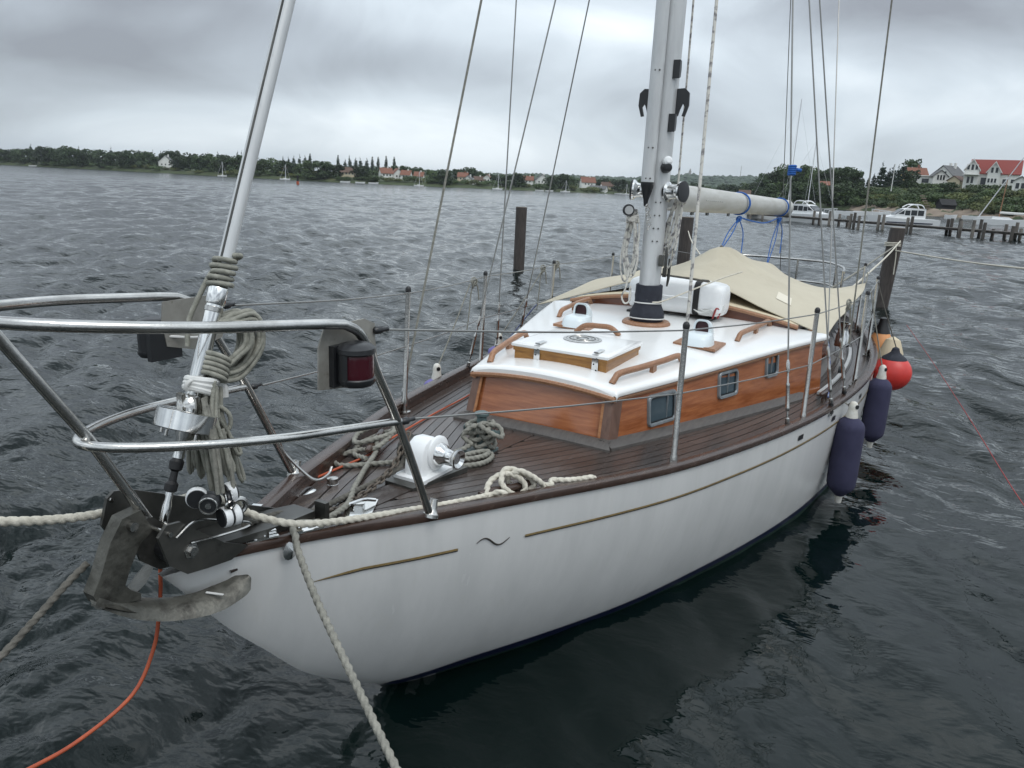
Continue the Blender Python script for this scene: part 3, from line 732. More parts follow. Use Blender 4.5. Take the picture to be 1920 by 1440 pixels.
mat('bracket_grey', (0.36, 0.35, 0.32), 0.45, 0.3, col2=(0.24, 0.23, 0.205), scale=9, dirt=((0.09, 0.075, 0.05), 13, 0.60, 0.15))
# ---- bow pulpit
def railcurve(xf, w, c, m, a, b, xa, n=60):
    out = []
    for k in range(n+1):
        t = (k/n)**2; x = xf+(xa-xf)*t; s = min(max((x-xf)/.45, 0), 1)
        out.append((x, (w+c*(x-xf))*(1-(1-s)**m)**(1/m), a+b*(x+.6)))
    return out
def build_pulpit():
    pr = MB()
    U = railcurve(-1.263, .232, .126, 1.86, 1.564, -.089, -.60)
    leg = [(-.535, .325, 1.556), (-.475, .322, 1.528), (-.43, .320, 1.475), (-.395, .318, 1.405), (-.30, .315, 1.245), (-.20, .311, 1.05), (-.105, .306, .862)]
    port = Bs(U)+spl(Bs(leg), .02)
    stb = [Vector((v.x, -v.y, v.z)) for v in port]
    path = stb[::-1][:-1]+port
    # even the sampling
    q = [path[0]]
    for v in path[1:]:
        if (v-q[-1]).length > .012: q.append(v)
    pr.tube(q, .0135, 12); pul = pr.build('pulpit', 'steel', boat, label='polished tubular bow rail')
    L = railcurve(-1.053, .18, .179, 1.88, 1.261, -.097, -.285)
    lp = Bs(L); path = [Vector((v.x, -v.y, v.z)) for v in lp][::-1][:-1]+lp; q = [path[0]]
    for v in path[1:]:
        if (v-q[-1]).length > .012: q.append(v)
    lo = MB(); lo.tube(q, .012, 12); lo.build('lower_rail', 'steel', pul)
    st = MB(); st.tube([B(-1.225, 0.0, 1.612), B(-1.035, 0, 1.312), B(-.905, .0, 1.065), B(-.88, .0, 1.0)], .0130, 12); st.build('front_strut', 'steel', pul)
    for s in (1, -1):
        ft = MB(); ft.lathe(B(-.098, s*.306, .862), (0.35, 0, 1), [(-.012, .027), (.0, .027), (.006, .022), (.02, .016), (.05, .0142)], 18); ft.build('foot', 'steel', pul)
        # stay plate and side light
        pl = MB()
        if s > 0: poly = [(-.575, 1.550), (-.42, 1.553), (-.375, 1.535), (-.372, 1.485), (-.355, 1.385), (-.48, 1.372), (-.60, 1.388), (-.597, 1.50)]
        else: poly = [(-.605, 1.552), (-.45, 1.556), (-.395, 1.538), (-.392, 1.49), (-.40, 1.42), (-.50, 1.395), (-.60, 1.42), (-.612, 1.50)]
        py = .292
        pl.prism([B(x, s*py, z) for x, z in poly], B(0, s*.004, 0)); pl.build('light_bracket', 'bracket_grey', pul)
        ft2 = MB(); x0, z0 = (-.508, 1.448) if s > 0 else (-.60, 1.44); pc = s*(py+.040)
        # lamp: half-round housing with a curved lens, axis vertical
        def ring(h, r, n=22): return [B(x0+r*math.cos(2*math.pi*k/n), pc+s*.012+s*r*.92*math.sin(2*math.pi*k/n), z0+h) for k in range(n)]
        ft2.rings([ring(.030, .050), ring(.034, .054), ring(.046, .053), ring(.056, .040), ring(.060, .022), ring(.060, .018)]); ft2.rings([ring(-.058, .030), ring(-.054, .046), ring(-.046, .052), ring(-.036, .052), ring(-.033, .049)])
        ft2.box(B(x0, s*(py+.012), z0-.004), (.104, .018, .11)); lamp = ft2.build('side_light', 'black_plastic', pul, label='black side light with dark %s lens' % ('red' if s > 0 else 'green'))
        ln = MB(); ln.rings([ring(-.034, .047), ring(-.02, .0485)]+[ring(-.02+.05*q/8, .0485-.0008*(q % 2)) for q in range(1, 8)]+[ring(.031, .047)]); ln.build('lamp_lens', 'lens_red' if s > 0 else 'lens_green', pul)
        sh = MB(); a0 = [k for k in range(22)]
        rows = []
        for h in (-.036, .032):
            rows.append([B(x0+.0515*math.cos(a), pc+s*.012+s*.0515*.92*math.sin(a), z0+h) for a in [math.radians(165+8*k) for k in range(14)]])
        sh.grid(rows); sh.build('lamp_shade', 'black_plastic', pul)
        # lifeline toggles
        for (x, p, z) in ((-.372, s*.30, 1.515), (-.262, s*.315, 1.225)):
            t = MB(); t.lathe(B(x-.012, p, z), (1, -s*.2, 0), [(0, .006), (.006, .011), (.022, .012), (.030, .007), (.05, .007), (.054, .003)], 10); t.build('lifeline_toggle', 'black_plastic', pul)
    cab_ = MB(); cab_.tube(spl(Bs([(-.60, -.30, 1.45), (-.53, -.27, 1.44), (-.47, -.29, 1.43), (-.44, -.30, 1.40)]), .01), .004, 6); cab_.build('lamp_cable', 'cloth_white', pul)
    cb2 = MB(); cb2.tube(spl(Bs([(-.17, -.305, 1.0), (-.14, -.29, .94), (-.07, -.24, .845), (.0, -.235, .84), (.035, -.245, .86)]), .01), .0055, 8); cb2.build('lamp_cable', 'steel', pul)
    return pul
pulpit = build_pulpit()

# ---- stanchions and lifelines
ST = [(1.140, .742, .72, 1.390), (2.470, 1.085, .66, 1.340), (3.812, 1.225, .645, 1.322), (5.05, 1.195, .655, 1.325), (6.25, .985, .675, 1.34)]
for s in (1, -1):
    for (x, p, zb, zt) in ST:
        m = MB(); m.lathe(B(x, s*p, zb), B(.012, s*-.008, zt-zb), [(0, .034), (.008, .034), (.010, .018), (.075, .017), (.085, .0135), (zt-zb-.02, .0125)], 12)
        m.box(B(x-.035, s*p, zb+.05), (.05, .008, .008)); so = m.build('stanchion', 'steel', boat)
        c = MB(); c.lathe(B(x+.012, s*(p-.008), zt-.024), (0, 0, 1), [(0, .0145), (.016, .0155), (.026, .011), (.030, .004)], 12); c.build('stanchion_cap', 'black_rubber', so)
    up = [(-.34, .30, 1.512)]+[(x+.011, p-.007, zt-.032) for x, p, zb, zt in ST]+[(7.1, .66, 1.22)]
    lo = [(-.225, .315, 1.222)]+[(x+.006, p-.004, zb+.36) for x, p, zb, zt in ST]+[(7.1, .68, .98)]
    for L in (up, lo):
        m = MB()
        for a, b_ in zip(L[:-1], L[1:]): 
            A_, B_ = B(a[0], s*a[1], a[2]), B(b_[0], s*b_[1], b_[2]); mid = (A_+B_)/2-Vector((0, 0, .008)); m.tube(spl([A_, mid, B_], .2), .0034, 6)
        m.build('lifeline', 'wire', boat)

# ---- stern rail
pm = MB()
def pshape(z, w, xa): return [(6.55, w+.10, z-.02), (6.9, w+.06, z), (7.25, w-.06, z+.005), (7.45, w-.22, z+.01), (7.52, 0, z+.01)]
for z, r, dw in ((1.225, .0135, 0), (.98, .0115, .01)):
    P_ = pshape(z, .66, 0); q = spl(Bs([(x, -p-dw*0, zz) for x, p, zz in P_]+[(x, p, zz) for x, p, zz in P_[::-1][1:]]), .04); pm.tube(q, r, 10)
for x, p in ((6.56, .755), (7.12, .62)):
    for s in (1, -1): pm.tube(Bs([(x, s*p, .70), (x, s*p, 1.222)]), .0125, 10)
pm.tube(Bs([(7.5, .15, .74), (7.5, .15, 1.232)]), .0125, 10)
pm.build('stern_rail_tube', 'steel', boat, label='tubular stern rail')

# ---- mast, spinnaker-free fittings, boom, rigging
MX = 2.765
def build_mast():
    m = MB(); n = 26
    def ring(z): return [B(MX+.082*math.cos(2*math.pi*k/n), .066*math.sin(2*math.pi*k/n), z) for k in range(n)]
    m.rings([ring(z) for z in (1.06, 1.5, 2.0, 3.0, 4.5, 7, 10.2)]); mast = m.build('mast', 'alu', boat, label='pale grey aluminium mast with winches and cleats')
    tr = MB(); tr.box(B(MX+.084, 0, 6.0), (.016, .024, 8.0)); tr.build('sail_track', 'alu_grey', mast)
    for s in (1, -1):
        sp = MB(); sp.tube(Bs([(MX, s*.05, 5.9), (MX+.06, s*1.07, 5.98)]), [.030, .018], 10); sp.build('spreader', 'alu', mast)
        w = MB(); ax = B(-.25, s*1, .05)
        w.lathe(B(MX+.01-.02*s, s*.062, 1.925), ax, [(0, .062), (.012, .062), (.022, .046), (.055, .040), (.085, .046), (.10, .063), (.112, .063), (.115, .03)], 22); wn = w.build('winch', 'steel_bright', mast)
        cp = MB(); cp.lathe(B(MX+.01-.02*s-.029, s*.173, 1.931), ax, [(0, .064), (.008, .064), (.010, .05)], 22); cp.build('winch_rim', 'black_plastic', mast)
        # pole brackets seen either side
        br = MB(); zc = 2.455
        poly = [(-.06, .085), (.05, .09), (.088, .06), (.092, -.02), (.064, -.092), (.040, -.088), (.060, -.030), (.040, -.006), (.020, -.045), (.006, -.088), (-.06, -.09)]
        y0 = .078 if s > 0 else .105
        br.prism([B(MX-.02+.01, s*(y0+a*.75), zc+b_*.9) for a, b_ in poly], B(.014, 0, 0)); br.build('rope_jammer', 'black_plastic', mast)
    # exits and sheave boxes on the port face
    for z, dx in ((2.64, .0), (2.335, .0)):
        e = MB(); e.rings([[B(MX-.045+dx+.035*a, .066+o, z+b_) for a, b_ in ((-.5, .05), (.3, .045), (.5, .0), (.35, -.045), (-.5, -.055))] for o in (-.02, .022)]); e.build('halyard_exit', 'black_plastic', mast)
    for z, p in ((1.50, .074), ):
        c = MB(); c.box(B(MX-.040, p+.004, z), (.030, .028, .070)); c.tube(Bs([(MX-.040, p+.030, z-.085), (MX-.040, p+.034, z-.04), (MX-.040, p+.034, z+.04), (MX-.040, p+.030, z+.088)]), [.006, .010, .010, .006], 8); c.build('mast_cleat', 'plate_dark', mast)
    c = MB(); c.box(B(MX+.055, .075, 1.42), (.03, .02, .06)); c.tube(Bs([(MX+.065, .095, 1.33), (MX+.065, .10, 1.38), (MX+.065, .10, 1.46), (MX+.065, .095, 1.51)]), [.006, .010, .010, .006], 8); c.build('mast_cleat', 'plate_dark', mast)
    lt = MB(); lt.lathe(B(MX-.05, .05, 2.07), B(-.6, .5, 0), [(0, .034), (.02, .034), (.04, .03), (.06, .022), (.062, .01)], 16); lt.build('deck_light', 'black_plastic', mast)
    lt2 = MB(); lt2.lathe(B(MX-.05, .05, 2.10), B(-.6, .5, .2), [(.02, .03), (.045, .028), (.055, .015)], 16); lt2.build('lamp_glass', 'plastic_white', mast)
    for z in (1.25, 1.62, 1.70, 1.78, 1.86):
        for p in (.02, .045): 
            r_ = MB(); r_.lathe(B(MX-.080+.018*(p > .03), p, z), B(-1, p*10, 0), [(0, .0055), (.004, .0045), (.005, .001)], 8); r_.build('rivet', 'plate_dark', mast)
    # gooseneck + boom
    g = MB(); g.box(B(MX+.11, 0, 1.895), (.07, .05, .09)); g.lathe(B(MX+.13, 0, 1.895), (1, 0, 0), [(0, .03), (.05, .03), (.055, .07), (.08, .082), (.11, .082)], 20); g.build('gooseneck', 'alu_grey', boat)
    b_ = MB(); n = 24; rings = []
    for x, r in ((MX+.24, .070), (MX+.25, .080), (MX+.60, .083), (3.6, .084), (7.2, .080), (7.25, .07)):
        t = (x-3.0)/4.2; rings.append([B(x, r*.92*math.cos(2*math.pi*k/n), 1.893-.078*t+r*1.08*math.sin(2*math.pi*k/n)) for k in range(n)])
    b_.rings(rings); bm_ = b_.build('boom', 'boom_cover', boat, label='thick grey boom running aft from the mast')
    e = MB(); e.lathe(B(MX+.225, 0, 1.893), (1, 0, 0), [(0, .05), (.0, .078), (.02, .086), (.03, .086), (.03, .06)], 22); e.build('boom_end', 'black_plastic', bm_)
    for x in (3.55, 3.95, 4.6):
        k = MB(); k.box(B(x, 0, 1.893-.078*(x-3)/4.2-.095), (.05, .014, .03)); k.build('boom_lug', 'plate_dark', bm_)
    # lettering-like moulded row on the boom side: raised studs
    for q in range(9):
        k = MB(); k.lathe(B(3.62+.055*q, .078, 1.880-.001*q), B(0, 1, 0), [(0, .006), (.003, .005), (.004, .001)], 8); k.build('boom_stud', 'alu_grey', bm_)
    return mast
mast = build_mast()

def wire(a, b_, r=.0048, turn=True, m='wire'):
    A_, B_ = Vector(a), Vector(b_); d = (B_-A_).normalized(); w = MB(); w.tube([A_+d*.30, B_], r, 6); o = w.build('shroud', m, boat)
    if turn:
        t = MB(); t.lathe(A_, d, [(0, .006), (.01, .012), (.035, .012), (.04, .0055), (.075, .0055), (.08, .010), (.095, .0115), (.10, .0105), (.215, .0105), (.225, .0115), (.235, .006), (.29, .006), (.295, .011), (.34, .010), (.36, .005)], 12); t.build('turnbuckle', 'steel', o)
        f = MB(); f.lathe(A_-d*.05, d, [(0, .010), (.05, .009)], 8); f.lathe(A_+d*.0, d, [(-.012, .004), (-.01, .015), (.008, .015), (.01, .004)], 10); f.build('toggle', 'black_rubber', o)
        pt = MB(); pt.box(A_-Vector((0, 0, .055)), (.09, .035, .012)); pt.build('chainplate', 'steel', o)
    return o
for s in (1, -1):
    wire(B(2.235, s*1.040, .72), B(2.74, s*.05, 8.3 if s > 0 else 6.3))
    wire(B(3.25, s*1.215, .72), B(2.80, s*.05, 6.75 if s > 0 else 6.1))
wire(B(2.86, -1.185, .72), B(2.82, -1.07, 6.0)); wire(B(2.86, 1.185, .72), B(2.80, .18, 6.0))
wire(B(2.98, 1.14, .72), B(4.6, .35, 6.0), .004, False)
wire(B(7.45, 0.0, .80), B(2.85, 0, 10.1), .004, False)
def braided(a, b_, r):
    w = MB(); w.tube([Vector(a).lerp(Vector(b_), k/60) for k in range(61)], r, 8); return w
braided(B(1.15, .745, .80), B(2.74, .19, 8.0), .0075).build('halyard', 'rope_fleck', boat, label='thick flecked line led from the mast to the port rail')
braided(B(1.16, -.765, .82), B(2.70, -.06, 8.9), .0060).build('halyard', 'rope_grey', boat, label='grey line led from the mast to the starboard rail')
braided(B(3.35, 1.19, 1.02), B(2.86, 1.02, 7.8), .0050).build('halyard', 'rope_grey', boat)
braided(B(MX+.13, .085, 1.95), B(MX+.06, .075, 4.2), .0065).build('halyard', 'rope_fleck', boat)
sh = MB(); sh.tube(spl(Bs([(1.155, -.75, .70), (1.16, -.755, .77), (1.162, -.762, .82)]), .01), .006, 6); sh.lathe(B(1.16, -.762, .80), (0.1, 0, 1), [(0, .012), (.03, .016), (.05, .010)], 10); sh.build('shackle', 'steel_bright', boat)

# ---- forestay with roller furler
FA, FB = B(-.868, 0, 1.03), B(2.55, 0, 10.2)
FD = (B(-.376, 0, 2.376)-FA).normalized()
def fs(z): return FA+FD*((z-1.03)/FD.z)
def build_furler():
    f = MB(); f.tube([fs(z) for z in (1.62, 3, 6, 10.4)], .0195, 14); fo = f.build('forestay', 'alu', boat, label='pale furler tube rising from the bow')
    gr = MB(); gr.tube([fs(z)+Vector((-.019, -.004, 0)) for z in (1.64, 4, 10.4)], .004, 6); gr.build('luff_groove', 'plate_dark', fo)
    def on(z, prof, nm, m, n=24): 
        k = MB(); k.lathe(fs(z), FD, prof, n); return k.build(nm, m, fo)
    on(1.20, [(0, .015), (.05, .0155), (.06, .0215), (.44, .0215), (.45, .018)], 'lower_tube', 'steel_bright')
    on(1.585, [(0, .024), (.004, .0255), (.045, .0255), (.05, .022), (.05, .020)], 'collar', 'steel_bright')
    on(1.565, [(0, .020), (.002, .024), (.014, .024), (.016, .020)], 'collar', 'steel')
    on(1.272, [(-.004, .03), (-.002, .076), (0, .078), (.046, .078), (.048, .074), (.048, .02)], 'furler_drum', 'steel_bright', 36)
    on(1.325, [(0, .035), (.010, .035), (.03, .026), (.035, .02)], 'furler_cage', 'steel')
    for a in range(5):
        u = FD.orthogonal().normalized(); w = FD.cross(u); d = u*math.cos(a*1.257)+w*math.sin(a*1.257)
        k = MB(); k.box(fs(1.335)+d*.030, (.012, .012, .045)); k.build('cage_lug', 'steel', fo)
        k = MB(); k.lathe(fs(1.252)+d*.060, FD, [(0, .004), (.016, .004)], 8); k.build('cage_bolt', 'steel', fo)
    on(1.165, [(0, .007), (.008, .017), (.028, .018), (.036, .012), (.05, .011)], 'turnbuckle_boot', 'black_rubber')
    on(1.115, [(0, .009), (.004, .016), (.022, .017), (.03, .010), (.06, .009)], 'turnbuckle_boot', 'black_rubber')
    on(1.05, [(-.03, .012), (0, .013), (.035, .0135), (.05, .010), (.13, .009)], 'turnbuckle', 'steel_bright')
    k = MB(); k.lathe(fs(1.035)+Vector((0, .025, 0)), (0, -1, 0), [(0, .009), (.05, .009)], 10); k.box(fs(1.0), (.03, .012, .07)); k.build('stem_tang', 'steel', fo)
    return fo
furler = build_furler()

# ---- bow fittings: roller plates, stem
def build_bow():
    pl = MB()
    pl.prism([B(x, -.075, z) for x, z in ((-.985, 1.06), (-.965, 1.125), (-.945, 1.138), (-.90, 1.128), (-.60, .985), (-.34, .865), (-.30, .845), (-.34, .835), (-.62, .87), (-.80, .93), (-.95, .99))], B(0, .010, 0)); bf = pl.build('bow_roller', 'plate_dark', boat, label='dark weathered anchor roller frame on the stem')
    rv = MB(); rv.lathe(B(-.955, -.065, 1.118), B(0, 1, 0), [(0, .007), (.004, .006)], 10); rv.build('bolt', 'steel', bf)
    p2 = MB(); pts = [(-.935, 1.045), (-.91, 1.07), (-.87, 1.065), (-.83, 1.03), (-.74, .955), (-.66, .915), (-.72, .895), (-.80, .905), (-.86, .915), (-.91, .96)]
    p2.prism([B(x, .070, z) for x, z in pts], B(0, .010, 0)); p2.build('cheek_plate', 'plate_dark', bf)
    p3 = MB(); p3.prism([B(x-.035, .010, z+.01) for x, z in pts], B(0, .008, 0)); p3.build('cheek_plate', 'plate_dark', bf)
    bo = MB(); bo.lathe(B(-.845, .080, .975), B(0, 1, 0), [(0, .022), (.002, .022), (.003, .013), (.012, .013)], 6); bo.build('bolt', 'steel', bf)
    ro = MB(); ro.lathe(B(-.885, -.06, .985), B(0, 1, 0), [(0, .030), (.02, .028), (.06, .018), (.10, .028), (.128, .030)], 18); ro.build('roller', 'black_rubber', bf)
    ax = MB(); ax.lathe(B(-.905, -.072, 1.045), B(0, 1, 0), [(0, .006), (.16, .006)], 10); ax.build('roller_pin', 'steel', bf)
    bl = MB(); bl.tube(spl(Bs([(-.89, .086, 1.03), (-.83, .088, 1.055), (-.74, .086, 1.02), (-.66, .086, .985), (-.67, .086, .975), (-.76, .086, .985), (-.85, .087, 1.0)]), .01), .0035, 6); bl.build('retaining_bail', 'steel', bf)
    bs_ = MB(); bs_.prism([B(-.89, -.05, .945), B(-.89, .055, .945), B(-.55, .070, .905), B(-.36, .045, .88), (B(-.36, -.045, .88)), B(-.55, -.070, .905)], (0, 0, .020)); bs_.build('stem_block', 'plate_dark', bf)
    sp = MB(); sp.box(B(-.34, .055, .885), (.018, .045, .085)); sp.build('pin_bracket', 'plate_dark', bf)
    # fairleads at the rail
    for s in (1, -1):
        for x, a in ((-.60, .25), (-.47, .25)):
            f = MB(); h = half(x)-.012; z = railz(x)+.003
            R = Matrix.Rotation(-s*math.atan(.45), 3, 'Z'); f.box(B(x, s*h, z), (.095, .032, .005), R); f.box(B(x+(.038 if x < -.5 else -.038), s*h, z+.009), (.022, .030, .010), R)
            f.lathe(B(x-.02, s*h, z+.002), (0, 0, 1), [(0, .006), (.003, .005)], 8); f.lathe(B(x+.012, s*h, z+.002), (0, 0, 1), [(0, .006), (.003, .005)], 8)
            f.build('fairlead', 'steel_bright', boat)
        k = MB(); h = half(-.535)+.004; k.lathe(B(-.535, s*(h+.004), railz(-.535)-.045), B(0, s, 0), [(0, .03), (.004, .03), (.008, .018), (.014, .0)], 14); k.build('fairlead_cup', 'steel_bright', boat)
    # deck fittings
    def plate(x, p, w, l, nm='deck_plate'):
        d = MB(); z = deckz(x, p); d.lathe(B(x, p, z+.001), (0, 0, 1), [(0, w), (.003, w), (.006, w*.8), (.007, w*.3)], 26); d.build(nm, 'steel_bright', boat)
    plate(-.105, -.265, .052, .05); plate(.015, -.225, .022, .02, 'deck_filler')
    kk = MB(); kk.lathe(B(.015, -.225, deckz(.015, .22)), (0, 0, 1), [(0, .021), (.026, .021), (.028, .012), (.028, .004)], 16); kk.build('deck_cap', 'steel', boat)
    d = MB(); R = Matrix.Rotation(.5, 3, 'Z'); z = deckz(-.12, .03); d.box(B(-.125, .035, z+.004), (.16, .085, .006), R); d.box(B(-.13, .03, z+.012), (.05, .028, .014), R)
    d.tube(spl([B(-.16, .0, z+.02), B(-.11, .03, z+.03), B(-.07, .05, z+.02)], .01), .007, 6); d.build('chain_stopper', 'steel_bright', boat)
    d = MB(); d.box(B(-.50, .03, deckz(-.5, 0)+.010), (.07, .05, .008), Matrix.Rotation(.3, 3, 'Z')); d.build('deck_eye', 'steel_bright', boat)
build_bow()

# ---- windlass
def build_windlass():
    x, p = .30, .0; z = deckz(x, 0)
    w = MB(); w.prism([B(.14, -.075, z-.004), B(.135, .06, z-.004), B(.45, .10, z-.006), B(.46, -.06, z-.004)], (0, 0, .022)); w0 = w.build('windlass', 'plate_dark', boat, label='white anchor windlass with polished drum on the foredeck')
    b_ = MB(); c = B(.30, .0, z+.018)
    # housing: rounded loaf, axis athwartships
    def sec(pp, s): 
        prof = [(-.085, 0), (-.088, .045), (-.078, .105), (-.055, .145), (-.015, .163), (.030, .158), (.065, .13), (.082, .09), (.088, .04), (.088, 0)]
        return [B(.285+a*s*.84, pp*.86, z+.018+b2*(.35+.65*s)*.95) for a, b2 in prof]
    b_.rings([sec(-.050, .80), sec(-.045, .93), sec(-.030, 1.0), sec(.030, 1.0), sec(.045, .95), sec(.050, .85)])
    b_.box(B(.285, .0, z+.022), (.20, .14, .016)); b_.build('windlass_body', 'plastic_white', w0)
    b2 = MB(); b2.rings([[B(.315+r*math.cos(a), pp, z+.105+r*math.sin(a)) for a in [2*math.pi*k/24 for k in range(24)]] for pp, r in ((.040, .068), (.050, .068), (.056, .060), (.056, .04))]); b2.build('windlass_flange', 'plastic_white', w0)
    d = MB(); d.lathe(B(.315, .055, z+.100), B(-.05, 1, 0), [(0, .048), (.018, .042), (.030, .031), (.064, .026), (.073, .028), (.084, .039), (.092, .041), (.094, .035), (.082, .022), (.082, .001)], 28); d.build('warping_drum', 'steel_bright', w0)
    g = MB(); g.lathe(B(.300, -.045, z+.100), B(0, -1, 0), [(0, .050), (.012, .062), (.020, .058), (.032, .040), (.044, .058), (.052, .062), (.060, .05), (.06, .01)], 20); g.build('chain_gypsy', 'plate_dark', w0)
    return w0
windlass = build_windlass()
# ---- mooring bitt and cleats
def build_cleats():
    x, p = .735, -.012; z = deckz(x, p)
    b_ = MB(); b_.box(B(x, p, z+.006), (.125, .11, .012)); b_.lathe(B(x, p, z+.01), (0, 0, 1), [(0, .030), (.02, .024), (.11, .021), (.150, .022), (.158, .032), (.168, .033), (.174, .02), (.175, .002)], 20)
    b_.tube(Bs([(x, p-.085, z+.098), (x, p-.08, z+.098), (x, p+.08, z+.098), (x, p+.085, z+.098)]), [.017, .013, .013, .017], 12); b_.build('mooring_bitt', 'bitt_green', boat, label='grey-green bollard on the foredeck')
    def cleat(x, p, ang, nm='cleat'):
        z = deckz(x, p); R = Matrix.Rotation(ang, 3, 'Z'); d = R @ Vector((1, 0, 0))
        c = MB(); ctr = B(x, p, z)
        for q in (-.035, .035): c.lathe(ctr+d*q, (0, 0, 1), [(0, .018), (.01, .012), (.04, .011)], 12)
        c.tube([ctr+d*t+Vector((0, 0, .045+.006*abs(t)/.14)) for t in (-.14, -.12, -.05, 0, .05, .12, .14)], [.008, .015, .017, .017, .017, .015, .008], 12)
        c.build(nm, 'rail_wood', boat, label='wooden deck cleat with rope on it'); return ctr, d
    cleat(.335, .362, -.42); cleat(.46, -.385, .45)
    for s in (1, -1):
        cleat(3.3, s*1.10, -s*.1); cleat(6.0, s*.95, s*.2)
    # sheet tracks
    for s in (1, -1):
        t = MB(); t.rings([[B(x, s*(half(x)-.20-.012), deckz(x, 1)+.002), B(x, s*(half(x)-.20-.012), deckz(x, 1)+.020), B(x, s*(half(x)-.20+.012), deckz(x, 1)+.020), B(x, s*(half(x)-.20+.012), deckz(x, 1)+.002)] for x in np.linspace(3.35, 5.2, 14)]); t.build('genoa_track', 'alu', boat)
        bk = MB(); bk.lathe(B(4.1, s*(half(4.1)-.20), deckz(4.1, 1)+.03), B(0, 1, 0), [(-.02, .035), (.02, .035)], 14); bk.build('genoa_car', 'black_plastic', boat)
build_cleats()
# ------------------------------------------------------------------ loose things on and about the boat
# ---- claw anchor hanging at the stem
def build_anchor():
    a = thing('anchor', B(-.98, 0, .78), 'weathered grey claw anchor hanging under the bow', 'anchor')
    s = MB(); poly = [(-.935, 1.105), (-.985, 1.100), (-1.020, 1.050), (-1.052, .975), (-1.074, .935), (-1.064, .905), (-1.01, .882), (-.955, .868), (-.952, .884), (-.978, .905), (-.992, .925), (-.975, .965), (-.945, 1.015), (-.905, 1.04)]
    s.prism([B(x, -.020, z) for x, z in poly], B(0, .040, 0)); s.build('shank', 'galv', a)
    # scoop: three-fingered claw, curved in section
    def blade(pts, wid, nrmz, th=.020):
        m = MB(); P_ = spl(pts, .012); n = len(P_); rings = []
        for k, q in enumerate(P_):
            t = k/(n-1); w = np.interp(t, [0, .3, .75, .93, 1], wid); d = (P_[min(k+1, n-1)]-P_[max(k-1, 0)]).normalized()
            side = d.cross(Vector(nrmz)).normalized(); up = side.cross(d).normalized(); h = th*(1-.55*t)
            rings.append([q+side*w-up*h*.1, q+side*w*.6+up*h*.45, q+up*h*.7, q-side*w*.6+up*h*.45, q-side*w-up*h*.1, q-side*w*.6-up*h*.6, q-up*h*.8, q+side*w*.6-up*h*.6])
        m.rings(rings); return m
    c0 = (-1.035, .0, .908)
    blade(Bs([(-1.060, .004, .925), (-1.00, .010, .872), (-.91, .040, .826), (-.82, .080, .812), (-.735, .105, .822), (-.69, .112, .842)]), [.026, .036, .040, .032, .008], (0.15, -.55, .8)).build('fluke', 'galv', a, label='broad blade with a white mark')
    blade(Bs([(-1.045, .0, .905), (-.97, -.045, .855), (-.89, -.105, .832), (-.82, -.15, .845), (-.76, -.17, .875)]), [.026, .036, .038, .028, .008], (0.1, .6, .8)).build('fluke', 'galv', a)
    blade(Bs([(-1.05, .0, .900), (-.99, .0, .858), (-.91, .0, .810), (-.83, .008, .782), (-.775, .012, .776)]), [.030, .040, .030, .014, .004], (0.1, 0, 1)).build('fluke', 'galv', a)
    k = MB(); k.lathe(B(-.965, -.035, 1.075), B(0, 1, 0), [(0, .012), (.07, .012)], 10); k.build('shackle', 'steel', a)
    wm = MB(); wm.box(B(-.792, .094, .8315), (.007, .050, .002), Matrix.Rotation(.35, 3, 'Z')); wm.build('white_mark', 'cloth_white', a)
    return a
build_anchor()

# ---- chain from the bow to the windlass
def build_chain():
    P_ = spl(Bs([(-.62, .045, .915), (-.42, .02, .885), (-.30, .015, .862), (-.20, .0, .838), (-.07, -.02, .832), (.06, -.035, .846), (.17, -.055, .870), (.245, -.075, .915), (.285, -.078, .955)]), .004)
    t = thing('anchor_chain', P_[0], 'rusty galvanised anchor chain running along the foredeck to the windlass', 'chain')
    lm = MB(); n = 14; pts = []
    for k in range(n):
        a = 2*math.pi*k/n; pts.append(Vector((.0145*math.cos(a)+(.007 if math.cos(a) > 0 else -.007), .0095*math.sin(a), 0)))
    rings = []
    for k in range(n):
        d = (pts[(k+1) % n]-pts[k-1]).normalized(); nx = Vector((0, 0, 1)).cross(d)
        rings.append([pts[k]+nx*.0042*math.cos(a)+Vector((0, 0, .0042*math.sin(a))) for a in (0, 1.047, 2.094, 3.1416, 4.189, 5.236)])
    lm.rings(rings+[rings[0]], True, False); me = lm.mesh('link', 'rust_chain')
    L = 0; last = -1; k = 0
    for q in range(1, len(P_)):
        L += (P_[q]-P_[q-1]).length
        if L-last >= .0285:
            d = (P_[min(q+2, len(P_)-1)]-P_[q-2 if q > 1 else 0]).normalized(); last = L
            R = d.to_track_quat('X', 'Z').to_matrix() @ Matrix.Rotation(math.radians(40 if k % 2 else -45)+random.uniform(-.2, .2), 3, 'X'); k += 1
            o = bpy.data.objects.new('link', me); COL.objects.link(o); o.parent = t; o.matrix_local = Matrix.Translation(P_[q]-P_[0]) @ R.to_4x4()
build_chain()

